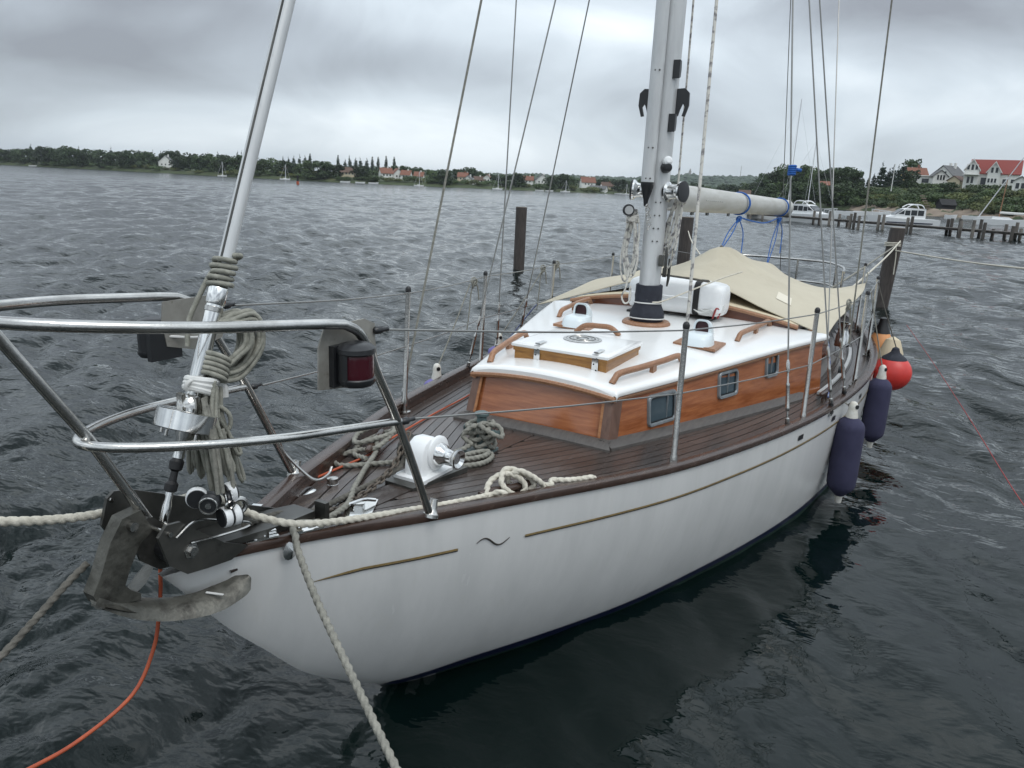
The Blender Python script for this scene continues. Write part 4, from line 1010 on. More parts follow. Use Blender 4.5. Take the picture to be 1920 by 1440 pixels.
# ---- mooring lines on the foredeck
def dk(x, p, h=.012): return B(x, p, deckz(x, p)+h)
pc = [B(-1.45, -.14, 1.235), B(-1.2, -.10, 1.143), B(-1.02, -.105, 1.085), B(-.80, -.105, 1.045), B(-.66, -.06, 1.025), B(-.58, .05, .960), B(-.45, .135, .915), B(-.10, .245, .862), B(.10, .30, .835), B(.225, .335, .822)]
cl_ = [B(.25, .37, .835), B(.27, .395, .81), B(.24, .36, .80), B(.22, .33, .825), B(.28, .31, .855), B(.33, .34, .875), B(.36, .385, .86), B(.37, .41, .82), B(.33, .395, .80), B(.29, .355, .845), B(.33, .335, .885), B(.375, .355, .88), B(.41, .40, .85), B(.42, .42, .815), B(.39, .37, .80), B(.35, .34, .845), B(.36, .38, .885), B(.40, .42, .86), B(.44, .45, .82)]
rope('mooring_line', pc+cl_, .0105, 'rope_white', 'clean white laid rope led over the bow and made fast on the port cleat')
rope('rope_tail', [B(.445, .452, .80), B(.46, .44, .812), B(.475, .468, .808), B(.50, .455, .820), B(.54, .500, .818), B(.60, .535, .812), B(.63, .56, .815), B(.66, .57, .803)], .0105, 'rope_white', 'white rope end with blue whipping lying beside the port rail')
wh = MB(); wh.lathe(B(.622, .548, .804), B(1, .7, 0), [(0, .0135), (.012, .0135)], 10); o_ = wh.build('whipping', 'bitt_green', bpy.data.objects['rope_tail'])
# grey bow line: starboard cleat, across the deck, over the fairlead and down to the quay
rope('bow_line', [dk(.47, -.40, .05), dk(.44, -.36, .07), dk(.40, -.33, .03), dk(.33, -.29, .02), dk(.18, -.21, .016), dk(-.02, -.09, .018), dk(-.16, .0, .020), dk(-.33, .045, .03), B(-.46, .080, .905), B(-.515, .105, .918), B(-.535, .135, .905), B(-.555, .165, .875), B(-.62, .30, .785), B(-.72, .52, .675), B(-.86, .80, .575), B(-1.02, 1.10, .52), B(-1.2, 1.45, .50)], .0098, 'rope_grey', 'worn grey laid rope crossing the foredeck and hanging down over the port bow')
rope('rope_coil', [dk(.30, -.30, .02), dk(.34, -.40, .02), dk(.45, -.46, .03), dk(.58, -.44, .05), dk(.60, -.37, .07), dk(.50, -.33, .08), dk(.40, -.36, .07), dk(.37, -.42, .06), dk(.46, -.47, .08), dk(.56, -.42, .10), dk(.55, -.35, .09), dk(.45, -.32, .06), dk(.38, -.33, .04), dk(.36, -.40, .03), dk(.30, -.44, .016), dk(.22, -.40, .012), dk(.20, -.33, .012), dk(.28, -.24, .012), dk(.36, -.17, .012), dk(.42, -.10, .012), dk(.37, -.09, .03)], .0100, 'rope_grey', 'grey laid rope coiled on the starboard deck cleat')
# dark rode beside the chain
rope('anchor_rode', [B(-.62, .02, .945), B(-.45, -.02, .905), dk(-.30, -.035, .03), dk(-.15, -.055, .018), dk(0, -.075, .016), dk(.10, -.075, .022), dk(.20, -.055, .05), dk(.26, -.065, .09)], .0100, 'rope_dark', 'dark laid anchor rope lying along the chain to the windlass')
# rope on the bitt
x, p = .735, -.012; zb = deckz(x, p); bt = []
for k in range(46):
    a = k*.62; r = .036+.010*math.sin(k*1.7)+(.012 if k % 9 < 3 else 0); bt.append(B(x+r*math.cos(a), p+r*1.25*math.sin(a), zb+.030+.105*(k/45)+.012*math.sin(k*2.3)))
bt += [B(x-.03, p+.085, zb+.10), B(x+.01, p+.10, zb+.085), B(x+.03, p+.07, zb+.12), B(x-.02, p+.03, zb+.135), B(x-.055, p-.02, zb+.12), B(x-.07, p-.05, zb+.08), B(x-.06, p-.01, zb+.045)]
rope('bitt_rope', bt, .0100, 'rope_grey', 'grey laid rope wound in turns about the green bollard')
rope('rope_loops', [dk(.46, -.02, .03), dk(.52, -.02, .014), dk(.60, .0, .014), dk(.67, .02, .014), dk(.70, .055, .014), dk(.66, .09, .014), dk(.58, .105, .014), dk(.50, .085, .016), dk(.44, .045, .02), dk(.50, .02, .03), dk(.58, .03, .034), dk(.65, .055, .034), dk(.66, .075, .032), dk(.60, .085, .032), dk(.52, .065, .034), dk(.46, .02, .04), dk(.54, -.035, .03), dk(.62, -.035, .03), dk(.69, -.03, .04)], .0100, 'rope_grey', 'loose loops of grey rope between the windlass and the green bollard')
# orange line
rope('orange_line', [B(1.95, -.74, deckz(1.95, .74)+.008), dk(1.6, -.655, .008), dk(1.25, -.585, .008), dk(.95, -.52, .008), dk(.70, -.455, .010), dk(.52, -.40, .015), dk(.36, -.345, .012), dk(.20, -.335, .010), dk(.06, -.325, .009), dk(-.06, -.315, .012), dk(-.20, -.285, .014), dk(-.33, -.24, .02), dk(-.45, -.17, .04), B(-.60, -.105, .935), B(-.74, -.075, .935), B(-.83, -.060, .90), B(-.845, -.055, .83), B(-.86, -.05, .755), B(-.885, -.05, .66), B(-.955, -.05, .563), B(-1.10, -.05, .525), B(-1.235, -.05, .530), B(-1.5, -.05, .57)], .0052, 'rope_orange', 'orange line along the starboard deck, dropping off the bow towards the water', lay=False, per=.02)
rope('stern_mooring_rope', [B(-1.04, -.05, .985), B(-1.10, -.04, .960), B(-1.18, -.03, .915), B(-1.28, -.02, .862), B(-1.45, .0, .80)], .0080, 'rope_dark', 'dark laid rope running from the anchor down to the lower left')
bpy.data.objects['stern_mooring_rope'].name = 'mooring_rope'

# ---- furling line wrapped and bundled on the forestay
def frame():
    u = Vector((0, -1, 0)); u = (u-FD*u.dot(FD)).normalized(); return u, FD.cross(u)
FU, FW = frame()
def fo_(z, a, r): return fs(z)+(FU*math.cos(a)+FW*math.sin(a))*r
w = [fo_(1.628+.076*k/52, k*.62+2, .0275+.003*math.sin(k)) for k in range(53)]
w += [fo_(1.715, .3, .03), fo_(1.715, 1.2, .034), fo_(1.69, 2.6, .050), fo_(1.66, 3.0, .052), fo_(1.60, 3.3, .055), fo_(1.53, 3.5, .060), fo_(1.47, 3.4, .05)]
rope('furling_line', w, .0070, 'rope_green', 'grey-green line wound tightly about the forestay above the collar', lay=False, per=.012)
rope('furling_tail', [fo_(1.70, 2.4, .035), fo_(1.66, 2.5, .040), fo_(1.58, 2.6, .042), fo_(1.50, 2.7, .04), fo_(1.44, 2.4, .035)], .0068, 'rope_green', 'grey-green line end hanging beside the collar on the forestay', lay=False)
hk = MB(); rnd = random.Random(5)
def loop(c0, c1, c2, c3, r=.0066): hk.tube(spl([c0, c1, c2, c3], .012), r, 8)
for k in range(22):                                # upper hank: loops swinging out to the right of the tube
    o = rnd.uniform(-.012, .012); s_ = rnd.uniform(.8, 1.35); y = rnd.uniform(-.03, .03)
    base = fs(1.50+o); ux = Vector((.085*s_, -.03+y, 0))
    hk.tube(spl([base+Vector((.020, y, .03)), base+ux+Vector((0, 0, .040*s_)), base+ux*1.15+Vector((0, 0, -.02)), base+ux*.75+Vector((-.01, 0, -.075*s_)), base+Vector((-.005, y, -.10))], .01), .0066, 8)
for k in range(5):                                 # wraps binding the hank
    z = 1.445-.012*k; c = fs(z)+Vector((.034, -.010, 0)); hk.torus(c, (FD+Vector((.35, .2, .1))), .038, .0068, 22, 8)
for k in range(24):                                # lower hank down to the deck
    a = rnd.uniform(0, 6.28); r = rnd.uniform(.004, .040); z0 = 1.40-rnd.uniform(0, .03); zb_ = rnd.uniform(1.05, 1.19); off = Vector((.038+r*math.cos(a), -.012+r*math.sin(a)*1.2, 0))
    p0, p1 = fs(z0)+off*.8, fs(1.30)+off*1.1; b0 = fs(1.30)+off*1.6+Vector((rnd.uniform(-.01, .03), rnd.uniform(-.02, .02), zb_-1.30)); hk.tube(spl([p0, p1, p1*.45+b0*.55+Vector((0, 0, .01)), b0, b0+Vector((.016, .006, .006)), p1+Vector((.012, .012, -.03))], .014), .0058, 8)
hk.tube(spl([fs(1.33)+Vector((.05, -.03, 0)), fs(1.31)+Vector((.085, -.05, -.01)), fs(1.26)+Vector((.105, -.05, 0)), fs(1.235)+Vector((.08, -.04, 0)), fs(1.26)+Vector((.055, -.03, 0))], .01), .0060, 8)
hk.build('rope_hank', 'rope_green', None, 'long grey-green hank of rope bundled behind the furler drum', 'rope', smooth=60)
ct = MB(); 
for k in range(3): ct.torus(fs(1.392-.013*k)+Vector((.014, -.004, 0)), FD+Vector((.12*k-.1, .05, 0)), .036, .0095, 24, 8)
ct.tube(spl([fs(1.385)+Vector((.045, -.02, 0)), fs(1.375)+Vector((.068, -.028, -.005)), fs(1.36)+Vector((.075, -.03, -.02))], .01), .010, 8)
ct.torus(fs(1.388)+Vector((-.028, -.012, 0)), (0, 1, .3), .012, .006, 14, 6)
ct.build('cloth_tie', 'cloth_white', None, 'white cloth strip tied about the furler above the drum', 'cloth tie')
# ---- hanging pulley blocks
def build_blocks():
    c = B(-.762, .100, 1.083); t = thing('pulley_blocks', c-Vector((0, 0, .06)), 'cluster of black and white pulley blocks hanging by cords at the bow', 'pulley')
    def block(ctr, ax, R, wdt, n=2):
        ax = Vector(ax).normalized()
        for q in range(n):
            o = ctr+ax*(q-(n-1)/2)*wdt*1.12
            m = MB(); m.lathe(o-ax*wdt/2, ax, [(0, R*.55), (0, R*.95), (wdt*.12, R), (wdt*.30, R*.80), (wdt*.7, R*.80), (wdt*.88, R), (wdt, R*.95), (wdt, R*.55)], 24); m.build('sheave', 'black_plastic', t)
        for q in (-1, 1):
            o = ctr+ax*q*(n*wdt*.56); m = MB(); m.torus(o, ax, R*.82, R*.11, 24, 6); m.lathe(o-ax*.002, ax, [(0, R*.3), (.004, R*.3), (.004, .003)], 12); m.build('cheek', 'steel', t)
    block(c+Vector((-.030, .004, .010)), (.75, .6, 0), .026, .020, 2); block(c+Vector((.012, -.018, .012)), (.8, -.5, .1), .024, .012, 1)
    for dx, dy, dz, ax in ((.030, .01, .015, (.9, -.3, .1)), (-.045, .035, .018, (.6, .7, 0)), (-.008, -.012, -.036, (.95, -.2, 0)), (.022, -.012, -.040, (.95, -.25, 0))):
        m = MB(); m.lathe(c+Vector((dx, dy, dz)), ax, [(0, .018), (0, .026), (.003, .028), (.016, .028), (.019, .026), (.019, .012)], 24); m.build('rim', 'plastic_white', t)
        m = MB(); m.lathe(c+Vector((dx, dy, dz))-Vector(ax).normalized()*.004, ax, [(0, .020), (0, .0245), (.027, .0245), (.027, .012)], 20); m.build('sheave', 'black_plastic', t)
    m = MB(); m.torus(c+Vector((.045, -.015, -.020)), (.3, 1, 0), .020, .007, 20, 8); m.torus(c+Vector((.004, -.03, 0)), (.2, 1, .3), .012, .004, 16, 6); m.build('becket', 'steel', t)
    for a, b_ in (((0, -.01, .03), (-.755, .05, 1.36)), ((-.012, -.006, .03), (-.762, .055, 1.36)), ((.035, -.01, .03), (-.72, .07, 1.27)), ((.008, 0, .03), (-.755, .06, 1.34))):
        m = MB(); m.tube(spl([c+Vector(a), (c+Vector(a)).lerp(B(*b_), .5)+Vector((.006, 0, 0)), B(*b_)], .02), .0058, 8); m.build('cord', 'rope_grey', t)
build_blocks()

# ---- fenders
def fender(x, ztop, L, R, s, m, label, cap='fender_white', tilt=0.0, name='fender', group=None):
    zc = ztop-L*.55; pc_ = hull_p(x, max(.12, zc))+R+.004; base = B(x, s*pc_, ztop)
    t = thing(name, base-Vector((0, 0, L)), label, 'fender', group)
    ax = Vector((tilt, 0, -1)).normalized(); n = 28; rings = []
    prof = [(.0, .36), (.015, .44), (.04, .66), (.075, .87), (.11, .97), (.15, 1), (.45, 1.01), (.75, 1.01), (.84, .98), (.885, .88), (.93, .62), (.965, .42), (.985, .30)]
    u = ax.orthogonal().normalized(); w_ = ax.cross(u); b_ = MB()
    for h, r in prof:
        rings.append([base+ax*(.04+h*(L-.08))+(u*math.cos(2*math.pi*k/n)+w_*math.sin(2*math.pi*k/n))*R*r*(1+(.025*math.sin(k*math.pi*.9+h*9) if h < .12 or h > .86 else .004*math.sin(k*1.3+h*7))) for k in range(n)])
    b_.rings(rings); b_.build('cover', m, t)
    e = MB(); e.lathe(base+ax*.05, -ax, [(0, R*.42), (.02, R*.40), (.045, R*.33), (.080, R*.31), (.100, R*.24), (.108, R*.12), (.11, .002)], 16)
    e.build('top_eye', cap, t)
    hl = MB(); hl.lathe(base-ax*.028+Vector((-.55, -.84, 0))*R*.345, (.55, .84, 0), [(0, R*.15), (R*.69, R*.15)], 12); hl.build('eye_hole', 'black_rubber', t)
    e2 = MB(); e2.lathe(base+ax*(L-.055), ax, [(0, R*.30), (.03, R*.24), (.055, R*.22), (.06, R*.1)], 14); e2.build('bottom_eye', cap, t)
    return base-ax*.022, t
f1, _ = fender(3.12, .640, .625, .090, 1, 'fender_navy', 'large navy cylindrical fender nearest the viewer on the port side')
f2, _ = fender(4.20, .695, .59, .085, 1, 'fender_navy', 'navy cylindrical fender hanging in front of the red ball fender')
f3, _ = fender(1.93, .735, .46, .085, -1, 'fender_lilac', 'lilac fender with white eye over the starboard rail, nearer the bow')
f4, _ = fender(3.10, .735, .46, .085, -1, 'fender_lilac', 'lilac fender with white eye over the starboard rail, beside the tarpaulin corner')
def lanyard(a, b_, label, m='rope_grey', r=.0045):
    rope('fender_line', [a, a.lerp(b_, .5)+Vector((0, 0, -.01)), b_], r, m, label, lay=False)
lanyard(f1, B(3.15, 1.21, .70), 'short grey line holding the large nearest fender')
lanyard(f2, B(4.25, 1.20, 1.30), 'grey line from the port lifeline to the second navy fender')
lanyard(f3, B(2.30, -1.085, 1.27), 'grey line tied to the starboard lifeline above the nearer lilac fender')
lanyard(f4, B(3.60, -1.21, 1.26), 'grey line tied to the starboard lifeline above the farther lilac fender')
def knot(c, label):
    k = MB(); c = Vector(c)
    for q in range(3): k.torus(c+Vector((0, 0, -.012*q)), (.4-.4*q, 1, .3*q-.2), .024, .0055, 16, 6)
    k.tube(spl([c, c+Vector((.03, -.01, -.04)), c+Vector((.035, -.02, -.13))], .02), .005, 6); k.tube(spl([c, c+Vector((-.02, .01, -.08)), c+Vector((-.05, .0, -.20)), c+Vector((-.075, .0, -.34))], .03), .0045, 6)
    k.build('rope_knot', 'rope_grey', None, label, 'knot')
knot(B(2.36, -1.09, 1.285), 'bunched grey knot on the starboard lifeline by the second post'); knot(B(3.62, -1.215, 1.275), 'bunched grey knot on the starboard lifeline by the third post')
knot(B(3.20, 1.165, 1.30), 'grey knot tied on the port lifeline beside the second post'); knot(B(3.90, -1.225, 1.29), 'small knot on the starboard lifeline near the tarpaulin edge')
t = thing('ball_fender', B(4.95, 1.475, .33), 'bright red ball fender with navy top on the port quarter', 'fender')
bl = MB(); R = .150; ctr = B(4.95, hull_p(4.95, .5)+R, .56); prof = [(-R*math.cos(a), max(.004, R*math.sin(a))) for a in np.linspace(0.01, math.pi*.80, 16)]; bl.lathe(ctr, (0, 0, 1), prof, 32); bl.build('ball', 'fender_red', t)
cp = MB(); cp.lathe(ctr, (0, 0, 1), [(R*.76, R*.66), (R*.86, R*.60), (R*1.0, R*.40), (R*1.14, R*.24), (R*1.36, R*.17), (R*1.42, R*.08)], 24); cp.build('cap', 'navy_cloth', t)
lanyard(ctr+Vector((0, 0, R*1.40)), B(5.0, 1.19, 1.29), 'dark line holding the red ball fender', 'rope_dark')
t = thing('orange_fender', B(5.75, 1.30, .35), 'pale orange fender with black top behind the red ball', 'fender')
ctr = B(5.70, hull_p(5.7, .6)+.09, .60); bl = MB(); bl.lathe(ctr, (0, 0, 1), [(-.22, .01), (-.20, .07), (-.12, .108), (0, .115), (.10, .10), (.17, .065)], 24); bl.build('body', 'fender_orange', t)
cp = MB(); cp.lathe(ctr, (0, 0, 1), [(.165, .07), (.20, .06), (.25, .04), (.30, .035), (.31, .01)], 20); cp.build('cap', 'black_rubber', t)
t = MB(); ctr = B(5.45, hull_p(5.45, .6)+.155, .59); t.lathe(ctr, (.2, 0, 1), [(-.20, .01), (-.18, .06), (-.08, .10), (.05, .10), (.16, .06), (.19, .01)], 22); t.build('cream_fender', 'fender_cream', None, 'fuzzy cream fender squeezed behind the red ball', 'fender')

# ---- life raft canister behind the mast
def build_raft():
    z0 = roofz(3.2, 0)-.010; t = thing('life_raft', B(3.22, .05, z0), 'white life raft canister strapped behind the mast', 'life raft')
    def ring(p, s, xs=1):
        out = []; n = 28
        for k in range(n):
            a = 2*math.pi*k/n; c_, s_ = math.cos(a), math.sin(a); m_ = (abs(c_)**5+abs(s_)**5)**-.2
            out.append(B(3.245+.125*s*c_*m_, .055+(p-.045)*.90, z0+.140+.115*s*s_*m_+.010*(1-((p-.05)/.4)**2)))
        return out
    b_ = MB(); b_.rings([ring(p, s) for p, s in ((-.335, .50), (-.330, .72), (-.315, .86), (-.29, .94), (-.25, .985), (-.10, 1), (.19, 1), (.205, .97))])
    b_.build('canister', 'plastic_white', t)
    c = MB(); c.rings([ring(p, s) for p, s in ((.206, .90), (.225, .96), (.26, 1), (.34, .985), (.385, .94), (.410, .84), (.422, .62), (.424, .4))]); c.build('end_cap', 'plastic_white', t)
    sm = MB(); 
    def seam(z, o): return [B(3.245-.1355-o, p, z0+z) for p in np.linspace(-.29, .19, 10)]
    sm.tube(seam(.150, 0), .006, 6); sm.build('seam', 'plastic_white', t)
    for p, wd in ((.222, .022),):
        s_ = MB(); rg_ = []
        for dp, o in ((-wd, 1.0), (-wd, 1.035), (wd, 1.035), (wd, 1.0)): rg_.append(ring(p+dp, o))
        s_.rings(rg_, True, False); s_.build('strap', 'black_rubber', t)
    for p in (-.25, .30):
        f = MB(); f.box(B(3.2, p, z0+.006), (.16, .05, .03)); f.build('cradle_foot', 'black_rubber', t)
    r_ = MB()
    for k in range(7): r_.tube(spl([B(3.13, .19+.012*k, z0+.085-.01*(k % 3)), B(3.10, .27+.01*k, z0+.055+.006*k), B(3.125, .345, z0+.05+.012*(k % 4)), B(3.17, .40, z0+.06+.01*k)], .02), .0045, 6)
    r_.build('lashing', 'cloth_white', t)
    r2 = MB(); r2.tube(spl([B(3.125, .34, z0+.03), B(3.115, .35, z0+.06), B(3.125, .36, z0+.10), B(3.15, .38, z0+.08), B(3.145, .37, z0+.03)], .02), .006, 6); r2.build('pull_handle', 'rope_red', t)
    r3 = MB(); r3.tube(spl([B(3.11, -.1, z0+.30), B(3.10, .0, z0+.292), B(3.10, .15, z0+.285), B(3.11, .30, z0+.275)], .03), .007, 6); r3.build('edge_cord', 'rope_dark', t)
build_raft()
rope('preventer_line', [B(2.69, -.02, 1.235), B(2.70, .05, 1.235), B(2.74, .11, 1.245), B(2.95, .25, 1.32), B(3.15, .36, 1.38), B(3.35, .45, 1.42)], .0052, 'rope_white', 'thin pale line running from the mast boot back to the tarpaulin', lay=False)

# ---- pole stowed upright on the front of the mast
t = thing('spinnaker_pole', B(MX-.13, -.025, 1.84), 'pale aluminium pole stowed upright against the front of the mast', 'pole')
pd = MB(); pd.tube(Bs([(MX-.130, -.028, 1.965), (MX-.130, -.030, 6.2)]), .040, 20); pd.build('tube', 'alu', t)
e = MB(); e.lathe(B(MX-.130, -.028, 1.967), (0, 0, -1), [(-.012, .0415), (0, .0415), (.008, .040), (.05, .030), (.095, .016), (.13, .012), (.135, .006)], 16); e.build('end_fitting', 'black_plastic', t)
for z in (2.0, 2.18, 2.62):
    for p in (-.015, .012):
        r_ = MB(); r_.lathe(B(MX-.130-.037, p-.012, z), B(-1, p*8, 0), [(0, .006), (.003, .005), (.004, .001)], 8); r_.build('rivet', 'plate_dark', t)
ch = MB()
for k in range(7): ch.torus(B(MX-.135+.012*(k % 2), -.018+.004*k, 1.835-.022*k), (1, .2, 0) if k % 2 else (0, 1, .3), .013, .0035, 14, 6)
ch.build('chain', 'steel', t)

# ---- coils on the mast
def coil(name, top, bot, n, spread, r, m, label, seed, ax):
    rd = random.Random(seed); k = MB(); top, bot = Vector(top), Vector(bot); ax = Vector(ax)
    for q in range(n):
        o = ax*rd.uniform(-spread, spread)*.5+Vector((rd.uniform(-.012, .012), rd.uniform(-.008, .008), 0)); bl_ = bot+ax*rd.uniform(-spread, spread)+Vector((0, 0, rd.uniform(-.06, .12)))
        w_ = ax*(spread*rd.uniform(.5, 1)+.012)
        k.tube(spl([top+o, top.lerp(bl_, .3)+o+w_*.7, top.lerp(bl_, .75)+w_, bl_, top.lerp(bl_, .75)-w_, top.lerp(bl_, .3)+o-w_*.7, top+o+Vector((.004, 0, .012))], .025), r, 6)
    for q in range(4): k.torus(top+Vector((0, 0, -.03-.013*q)), (.15*q-.2, .1, 1), spread*.75+.008, r, 16, 6)
    k.build(name, m, None, label, 'rope')
coil('rope_coil', B(MX-.10, -.118, 1.80), B(MX-.10, -.118, 1.33), 7, .036, .0058, 'rope_fleck', 'pale rope coil hanging on the left of the mast from the winch', 3, (.3, 1, 0))
coil('rope_coil', B(MX+.06, .135, 1.93), B(MX+.02, .085, 1.50), 6, .030, .0062, 'rope_fleck', 'pale flecked rope coil hanging on the right of the mast under the boom', 4, (.5, 1, 0))
rope('rope_end', [B(MX-.10, -.11, 1.45), B(MX-.12, -.115, 1.32), B(MX-.12, -.14, 1.26), B(MX-.12, -.115, 1.215), B(MX-.11, -.085, 1.24), B(MX-.11, -.09, 1.33)], .0060, 'rope_fleck', 'loop of pale rope dangling below the left mast coil', lay=False)
bk = thing('mast_block', B(MX-.10, -.175, 1.80), 'grey round pulley block hanging under the left mast winch', 'pulley')
m_ = MB(); m_.lathe(B(MX-.135, -.138, 1.805), B(-.8, .5, 0), [(0, .034), (.006, .037), (.022, .037), (.026, .034)], 22); m_.build('cheek', 'black_plastic', bk)
m_ = MB(); m_.lathe(B(MX-.158, -.123, 1.805), B(-.8, .5, 0), [(0, .026), (.004, .026), (.004, .012), (.006, .012), (.006, .001)], 22); m_.build('sheave', 'alu_grey', bk)

# ---- tarpaulin over the cockpit
def build_tarp():
    # control net: rows run aft, columns from starboard to port
    ctl = [
        [(3.60, -1.24, .975), (3.60, -.80, 1.120), (3.60, -.41, 1.248), (3.60, 0, 1.328), (3.52, .31, 1.268), (3.44, .62, 1.168), (3.50, 1.03, 1.035)],
        [(4.00, -1.12, 1.07), (4.05, -.75, 1.185), (4.12, -.33, 1.31), (4.15, 0, 1.402), (4.10, .33, 1.318), (4.05, .66, 1.200), (4.02, 1.03, 1.075)],
        [(4.45, -1.08, 1.13), (4.48, -.72, 1.22), (4.50, -.28, 1.345), (4.50, 0, 1.497), (4.50, .28, 1.345), (4.48, .66, 1.21), (4.55, 1.04, 1.085)],
        [(4.95, -1.05, 1.12), (4.95, -.68, 1.195), (4.97, -.30, 1.300), (4.98, 0, 1.430), (4.97, .30, 1.300), (4.93, .68, 1.190), (4.88, 1.05, 1.125)],
        [(5.60, -1.05, 1.15), (5.62, -.64, 1.130), (5.66, -.26, 1.222), (5.68, 0, 1.333), (5.66, .26, 1.222), (5.60, .64, 1.135), (5.42, 1.06, 1.160)],
        [(6.00, -1.03, 1.18), (6.30, -.66, 1.060), (6.48, -.24, 1.122), (6.50, 0, 1.240), (6.48, .24, 1.122), (6.30, .64, 1.060), (5.92, 1.03, 1.182)]]
    def cr(P_, t):
        n = len(P_)-1; k = min(int(t*n), n-1); u = t*n-k; q = [np.array(P_[max(k-1, 0)]), np.array(P_[k]), np.array(P_[k+1]), np.array(P_[min(k+2, n)])]
        return .5*(2*q[1]+(-q[0]+q[2])*u+(2*q[0]-5*q[1]+4*q[2]-q[3])*u*u+(-q[0]+3*q[1]-3*q[2]+q[3])*u**3)
    NU, NV = 60, 56; rows = []
    for a in range(NU+1):
        tt = a/NU; r = []
        for b_ in range(NV+1):
            v = b_/NV; q = cr([cr(c_, v) for c_ in ctl], tt)
            dx, dp = q[0]-4.50, q[1]; d = math.hypot(dx, dp*1.1); an = math.atan2(dp, dx)
            q[2] += .010*math.sin(an*9)*math.exp(-((d-.30)/.22)**2)           # gathers round the peak
            q[2] += .006*math.sin(q[1]*6+q[0]*3.1)*min(1, 2*min(v, 1-v)+.3)
            r.append(B(*q))
        rows.append(r)
    m = MB(); m.grid(rows); low = [[p_-Vector((0, 0, .006)) for p_ in r] for r in rows]; m.grid(low)
    n = NV+1
    for rr_ in (0, NU): m.add(rows[rr_]+low[rr_], [(k, k+1, n+k+1, n+k) for k in range(NV)])
    for cc_ in (0, NV): m.add([r[cc_] for r in rows]+[r[cc_] for r in low], [(k, k+1, NU+1+k+1, NU+1+k) for k in range(NU)])
    t = m.build('tarpaulin', 'tarp', None, 'beige canvas tarpaulin tented over the cockpit below the boom', 'tarpaulin')
    # tape patches sewn on
    def sp(u, v, dz=.004): 
        a = u*NU; i = min(int(a), NU-1); f = a-i; b2 = v*NV; j = min(int(b2), NV-1); g = b2-j
        return rows[i][j]*(1-f)*(1-g)+rows[i+1][j]*f*(1-g)+rows[i][j+1]*(1-f)*g+rows[i+1][j+1]*f*g+Vector((0, 0, dz))
    k = MB(); k.grid([[sp(.30-.155*q/12, .70+.125*q/12), sp(.285-.155*q/12, .712+.125*q/12)] for q in range(13)]); k.build('seam_tape', 'tarp_tape', t)
    k = MB(); k.grid([[sp(.20, .795+.05*q/4), sp(.13, .815+.05*q/4)] for q in range(5)]); k.build('patch', 'tarp_tape', t)
    e = MB(); e.lathe(B(4.50, 0, 1.485), (0, 0, 1), [(0, .012), (.02, .016), (.03, .008)], 10); e.build('grommet', 'plate_dark', t)
build_tarp()
# ---- blue lashings
def bz(x): return 1.893-.078*(x-3.0)/4.2
def lash(x, xk, zk, label, name='blue_lashing'):
    k = MB(); 
    for q in range(3): k.torus(B(x+.010*q, 0, bz(x)), (1, .06, .1), .0945, .006, 30, 6)
    kn = B(x-.01, .02, bz(x)-.125)
    for q in range(3): k.torus(kn+Vector((0, 0, -.012*q)), (.6-q*.4, .5, .7), .020, .0075, 14, 6)
    for dx, dp in ((-.02, -.014), (.02, .014)): k.tube(spl([kn, kn.lerp(B(xk, 0, zk), .5)+B(dx, dp, 0), B(xk+dx, 0, zk-.01)], .04), .0045, 6)
    k.tube(spl([kn, kn+Vector((.08, -.03, -.12)), kn+Vector((.06, -.04, -.26)), kn+Vector((.0, -.05, -.36))], .03), .0045, 6)
    k.build(name, 'rope_blue', None, label, 'lashing')
lash(4.92, 4.50, 1.50, 'bright blue cord hitched over the boom, holding up the tarpaulin peak')
lash(6.75, 6.50, 1.245, 'bright blue cord over the far end of the boom, holding the second tarpaulin peak')
rope('sagging_line', [B(4.93, .03, bz(4.9)-.12), B(5.4, .03, 1.70), B(6.0, .03, 1.675), B(6.72, .02, bz(6.7)-.11)], .0065, 'rope_blue', 'blue cord sagging below the boom between the two lashings', lay=False)
wb = MB()
for z in (2.045, 2.055, 2.065, 2.075, 2.085): wb.torus(B(2.322, .872, z), (.05, .08, 1), .016, .0065, 20, 8)
wb.tube(spl(Bs([(2.31, .86, 2.068), (2.33, .885, 2.07), (2.345, .915, 2.066)]), .01), .009, 8)
wb.build('blue_wrap', 'rope_blue', None, 'blue cord wrapped about the bunched shrouds right of the boom', 'lashing')
# tie-downs of the tarpaulin
rope('tarp_tie', [B(3.60, -1.24, .975), B(3.50, -1.235, .94), B(3.1, -1.18, .81), B(2.75, -1.13, .70)], .0055, 'rope_navy', 'dark blue tie from the starboard tarpaulin corner to the deck', lay=False)
rope('tarp_tie', [B(3.52, 1.03, 1.02), B(3.48, 1.06, .94), B(3.38, 1.10, .78), B(3.28, 1.12, .66)], .0055, 'fleck_blue', 'blue-flecked tie from the port tarpaulin corner to the deck', lay=False)
rope('tarp_tie', [B(5.92, 1.03, 1.182), B(5.99, 1.03, 1.21), B(6.08, 1.02, 1.27)], .006, 'rope_grey', 'short grey tie at the aft port corner of the tarpaulin', lay=False)

